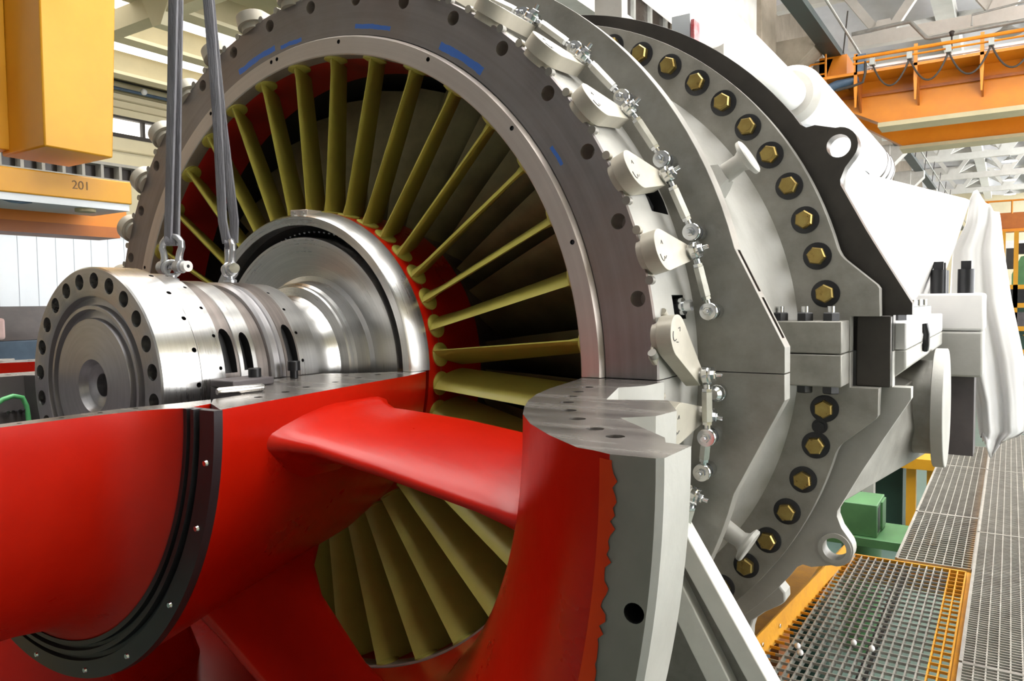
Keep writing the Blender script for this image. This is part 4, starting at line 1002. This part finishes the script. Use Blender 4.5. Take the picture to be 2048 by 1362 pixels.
obj('drive_motor', M().tube([(-2.05, 17.3, 4.92), (-1.75, 17.3, 5.0), (-1.3, 17.3, 5.06)], [.09, .11, .07], 14), BLUE, cr)
obj('motor_hose', M().tube([(-1.75, 17.2, 4.86), (-1.4, 17.2, 4.90), (-1.2, 17.2, 4.95), (-1.15, 17.2, 5.15), (-1.15, 17.2, 5.4)], .03, 8), WINF, cr)
obj('control_box', M().box(-1.35, -1.15, 17.2, 17.4, 5.2, 5.58), BLUE, cr)
g = M()
for x in (-2.35, -2.0): g.tube([(x, 17.3, 4.6), (x, 17.3, 5.85)], .025, 6)
for z in (5.3, 5.55, 5.8): g.tube([(-2.35, 17.3, z), (-2.0, 17.3, z)], .02, 6)
obj('ladder', g, ORA, cr); obj('buffer', M().cyl((-2.2, 17.2, 4.95), (-2.2, 17.5, 4.95), .12, n=20), WINF, cr, 40)
c2 = thing('overhead_crane', 'second orange crane bridge far down the bay above the yellow racks', 'crane', (2, 48, 3.6))
obj('girder', M().box(.3, 9.5, 48, 48.8, 3.75, 4.65), ORAD, c2); obj('lower_chord', M().box(.3, 9.5, 47.9, 48.9, 3.62, 3.78), ORA, c2)
g = M(); g.tube([(.3, 48, 5.3), (9.5, 48, 5.3)], .05, 6)
for x in (.5, 1.6, 2.7): g.tube([(x, 48, 4.6), (x, 48, 5.3)], .05, 6)
obj('handrail', g, ORA, c2)
# racks and machines at the far right
rk = thing('storage_rack', 'yellow storage racks beyond the plastic sheet', 'rack', (2.2, 27, FL))
for x in (1.42, 1.75, 2.6, 3.6): obj('upright', M().box(x-.06, x+.06, 26, 26.12, FL, 2.1), YEL, rk)
for z in (-1.6, -.9, -.2, .35): obj('shelf_beam', M().box(1.4, 3.6, 26.0, 26.1, z, z+.14), YEL, rk)
g = M(); rod_(g, (1.5, 26.05, -1.5), (2.3, 26.05, -.8), .09, .06); obj('diagonal', g, YEL, rk)
for k, (z, m, w) in enumerate(((-1.46, DGRN, 'on the lowest shelf'), (-.76, MACH, 'on the second shelf'), (-.06, BLACK, 'on the third shelf'))):
    tag(obj('bin', M().box(1.5, 2.9, 26.0, 26.8, z, z+.42), m), 'dark storage bin %s of the yellow racks' % w, 'bin')
gm = thing('green_machine', 'green machine with black head above the yellow racks', 'machine', (2.2, 30, FL))
obj('body', M().prism([(1.65, .2), (3.2, .2), (3.2, 2.2), (2.3, 1.6), (1.9, 1.5), (1.65, .9)], XZ(30), 1.2), GRN, gm); obj('head', M().box(1.7, 2.0, 29.9, 30.6, 1.6, 1.95), BLACK, gm); obj('base', M().box(1.6, 3.2, 30, 31, FL, .2), DGRN, gm)
wl = thing('wall_crane', 'thin white jib and lamp near the plastic sheet top', 'jib', (2, 34, 2))
obj('jib', M().box(1.2, 6, 34, 34.2, 2.0, 2.3), WHITE, wl); obj('trolley', M().box(1.45, 1.7, 33.9, 34.3, 1.2, 2.0), WINF, wl); obj('mast', M().box(5.6, 6, 34, 34.3, FL, 2.3), YEL, wl)

# ================================================================== light, camera
w = bpy.data.worlds.new('world'); S.world = w; w.use_nodes = True
w.node_tree.nodes['Background'].inputs[0].default_value = (.80, .86, .95, 1); w.node_tree.nodes['Background'].inputs[1].default_value = .2
cam = bpy.data.cameras.new('camera'); co = bpy.data.objects.new('camera', cam); COL.objects.link(co); S.camera = co
CY, CP, CR = rad(-33.2683), rad(-2.9329), rad(-.6985)
Fv = Vector((sin(CY)*cos(CP), cos(CY)*cos(CP), sin(CP))); R0 = Vector((cos(CY), -sin(CY), 0)); U0 = R0.cross(Fv)
R1 = R0*cos(CR)+U0*sin(CR); U1 = -R0*sin(CR)+U0*cos(CR)
mt = Matrix((R1, U1, -Fv)).transposed().to_4x4(); mt.translation = Vector((1.65533, -1.51591, .17129)); co.matrix_world = mt
cam.sensor_width = 36; cam.lens = 1522.101/2048*36; cam.clip_start = .02; cam.clip_end = 300
for o in list(S.objects):
    if o.parent is None: o.location.z += H
S.view_settings.view_transform = 'Standard'; S.view_settings.look = 'None'; S.view_settings.exposure = -.12; S.view_settings.gamma = 1; S.view_settings.use_curve_mapping = False
S.cycles.use_denoising = True
S.cycles.max_bounces = 7; S.cycles.glossy_bounces = 4; S.cycles.diffuse_bounces = 3; S.cycles.adaptive_threshold = .02; S.cycles.transparent_max_bounces = 8
S.cycles.sample_clamp_indirect = 8
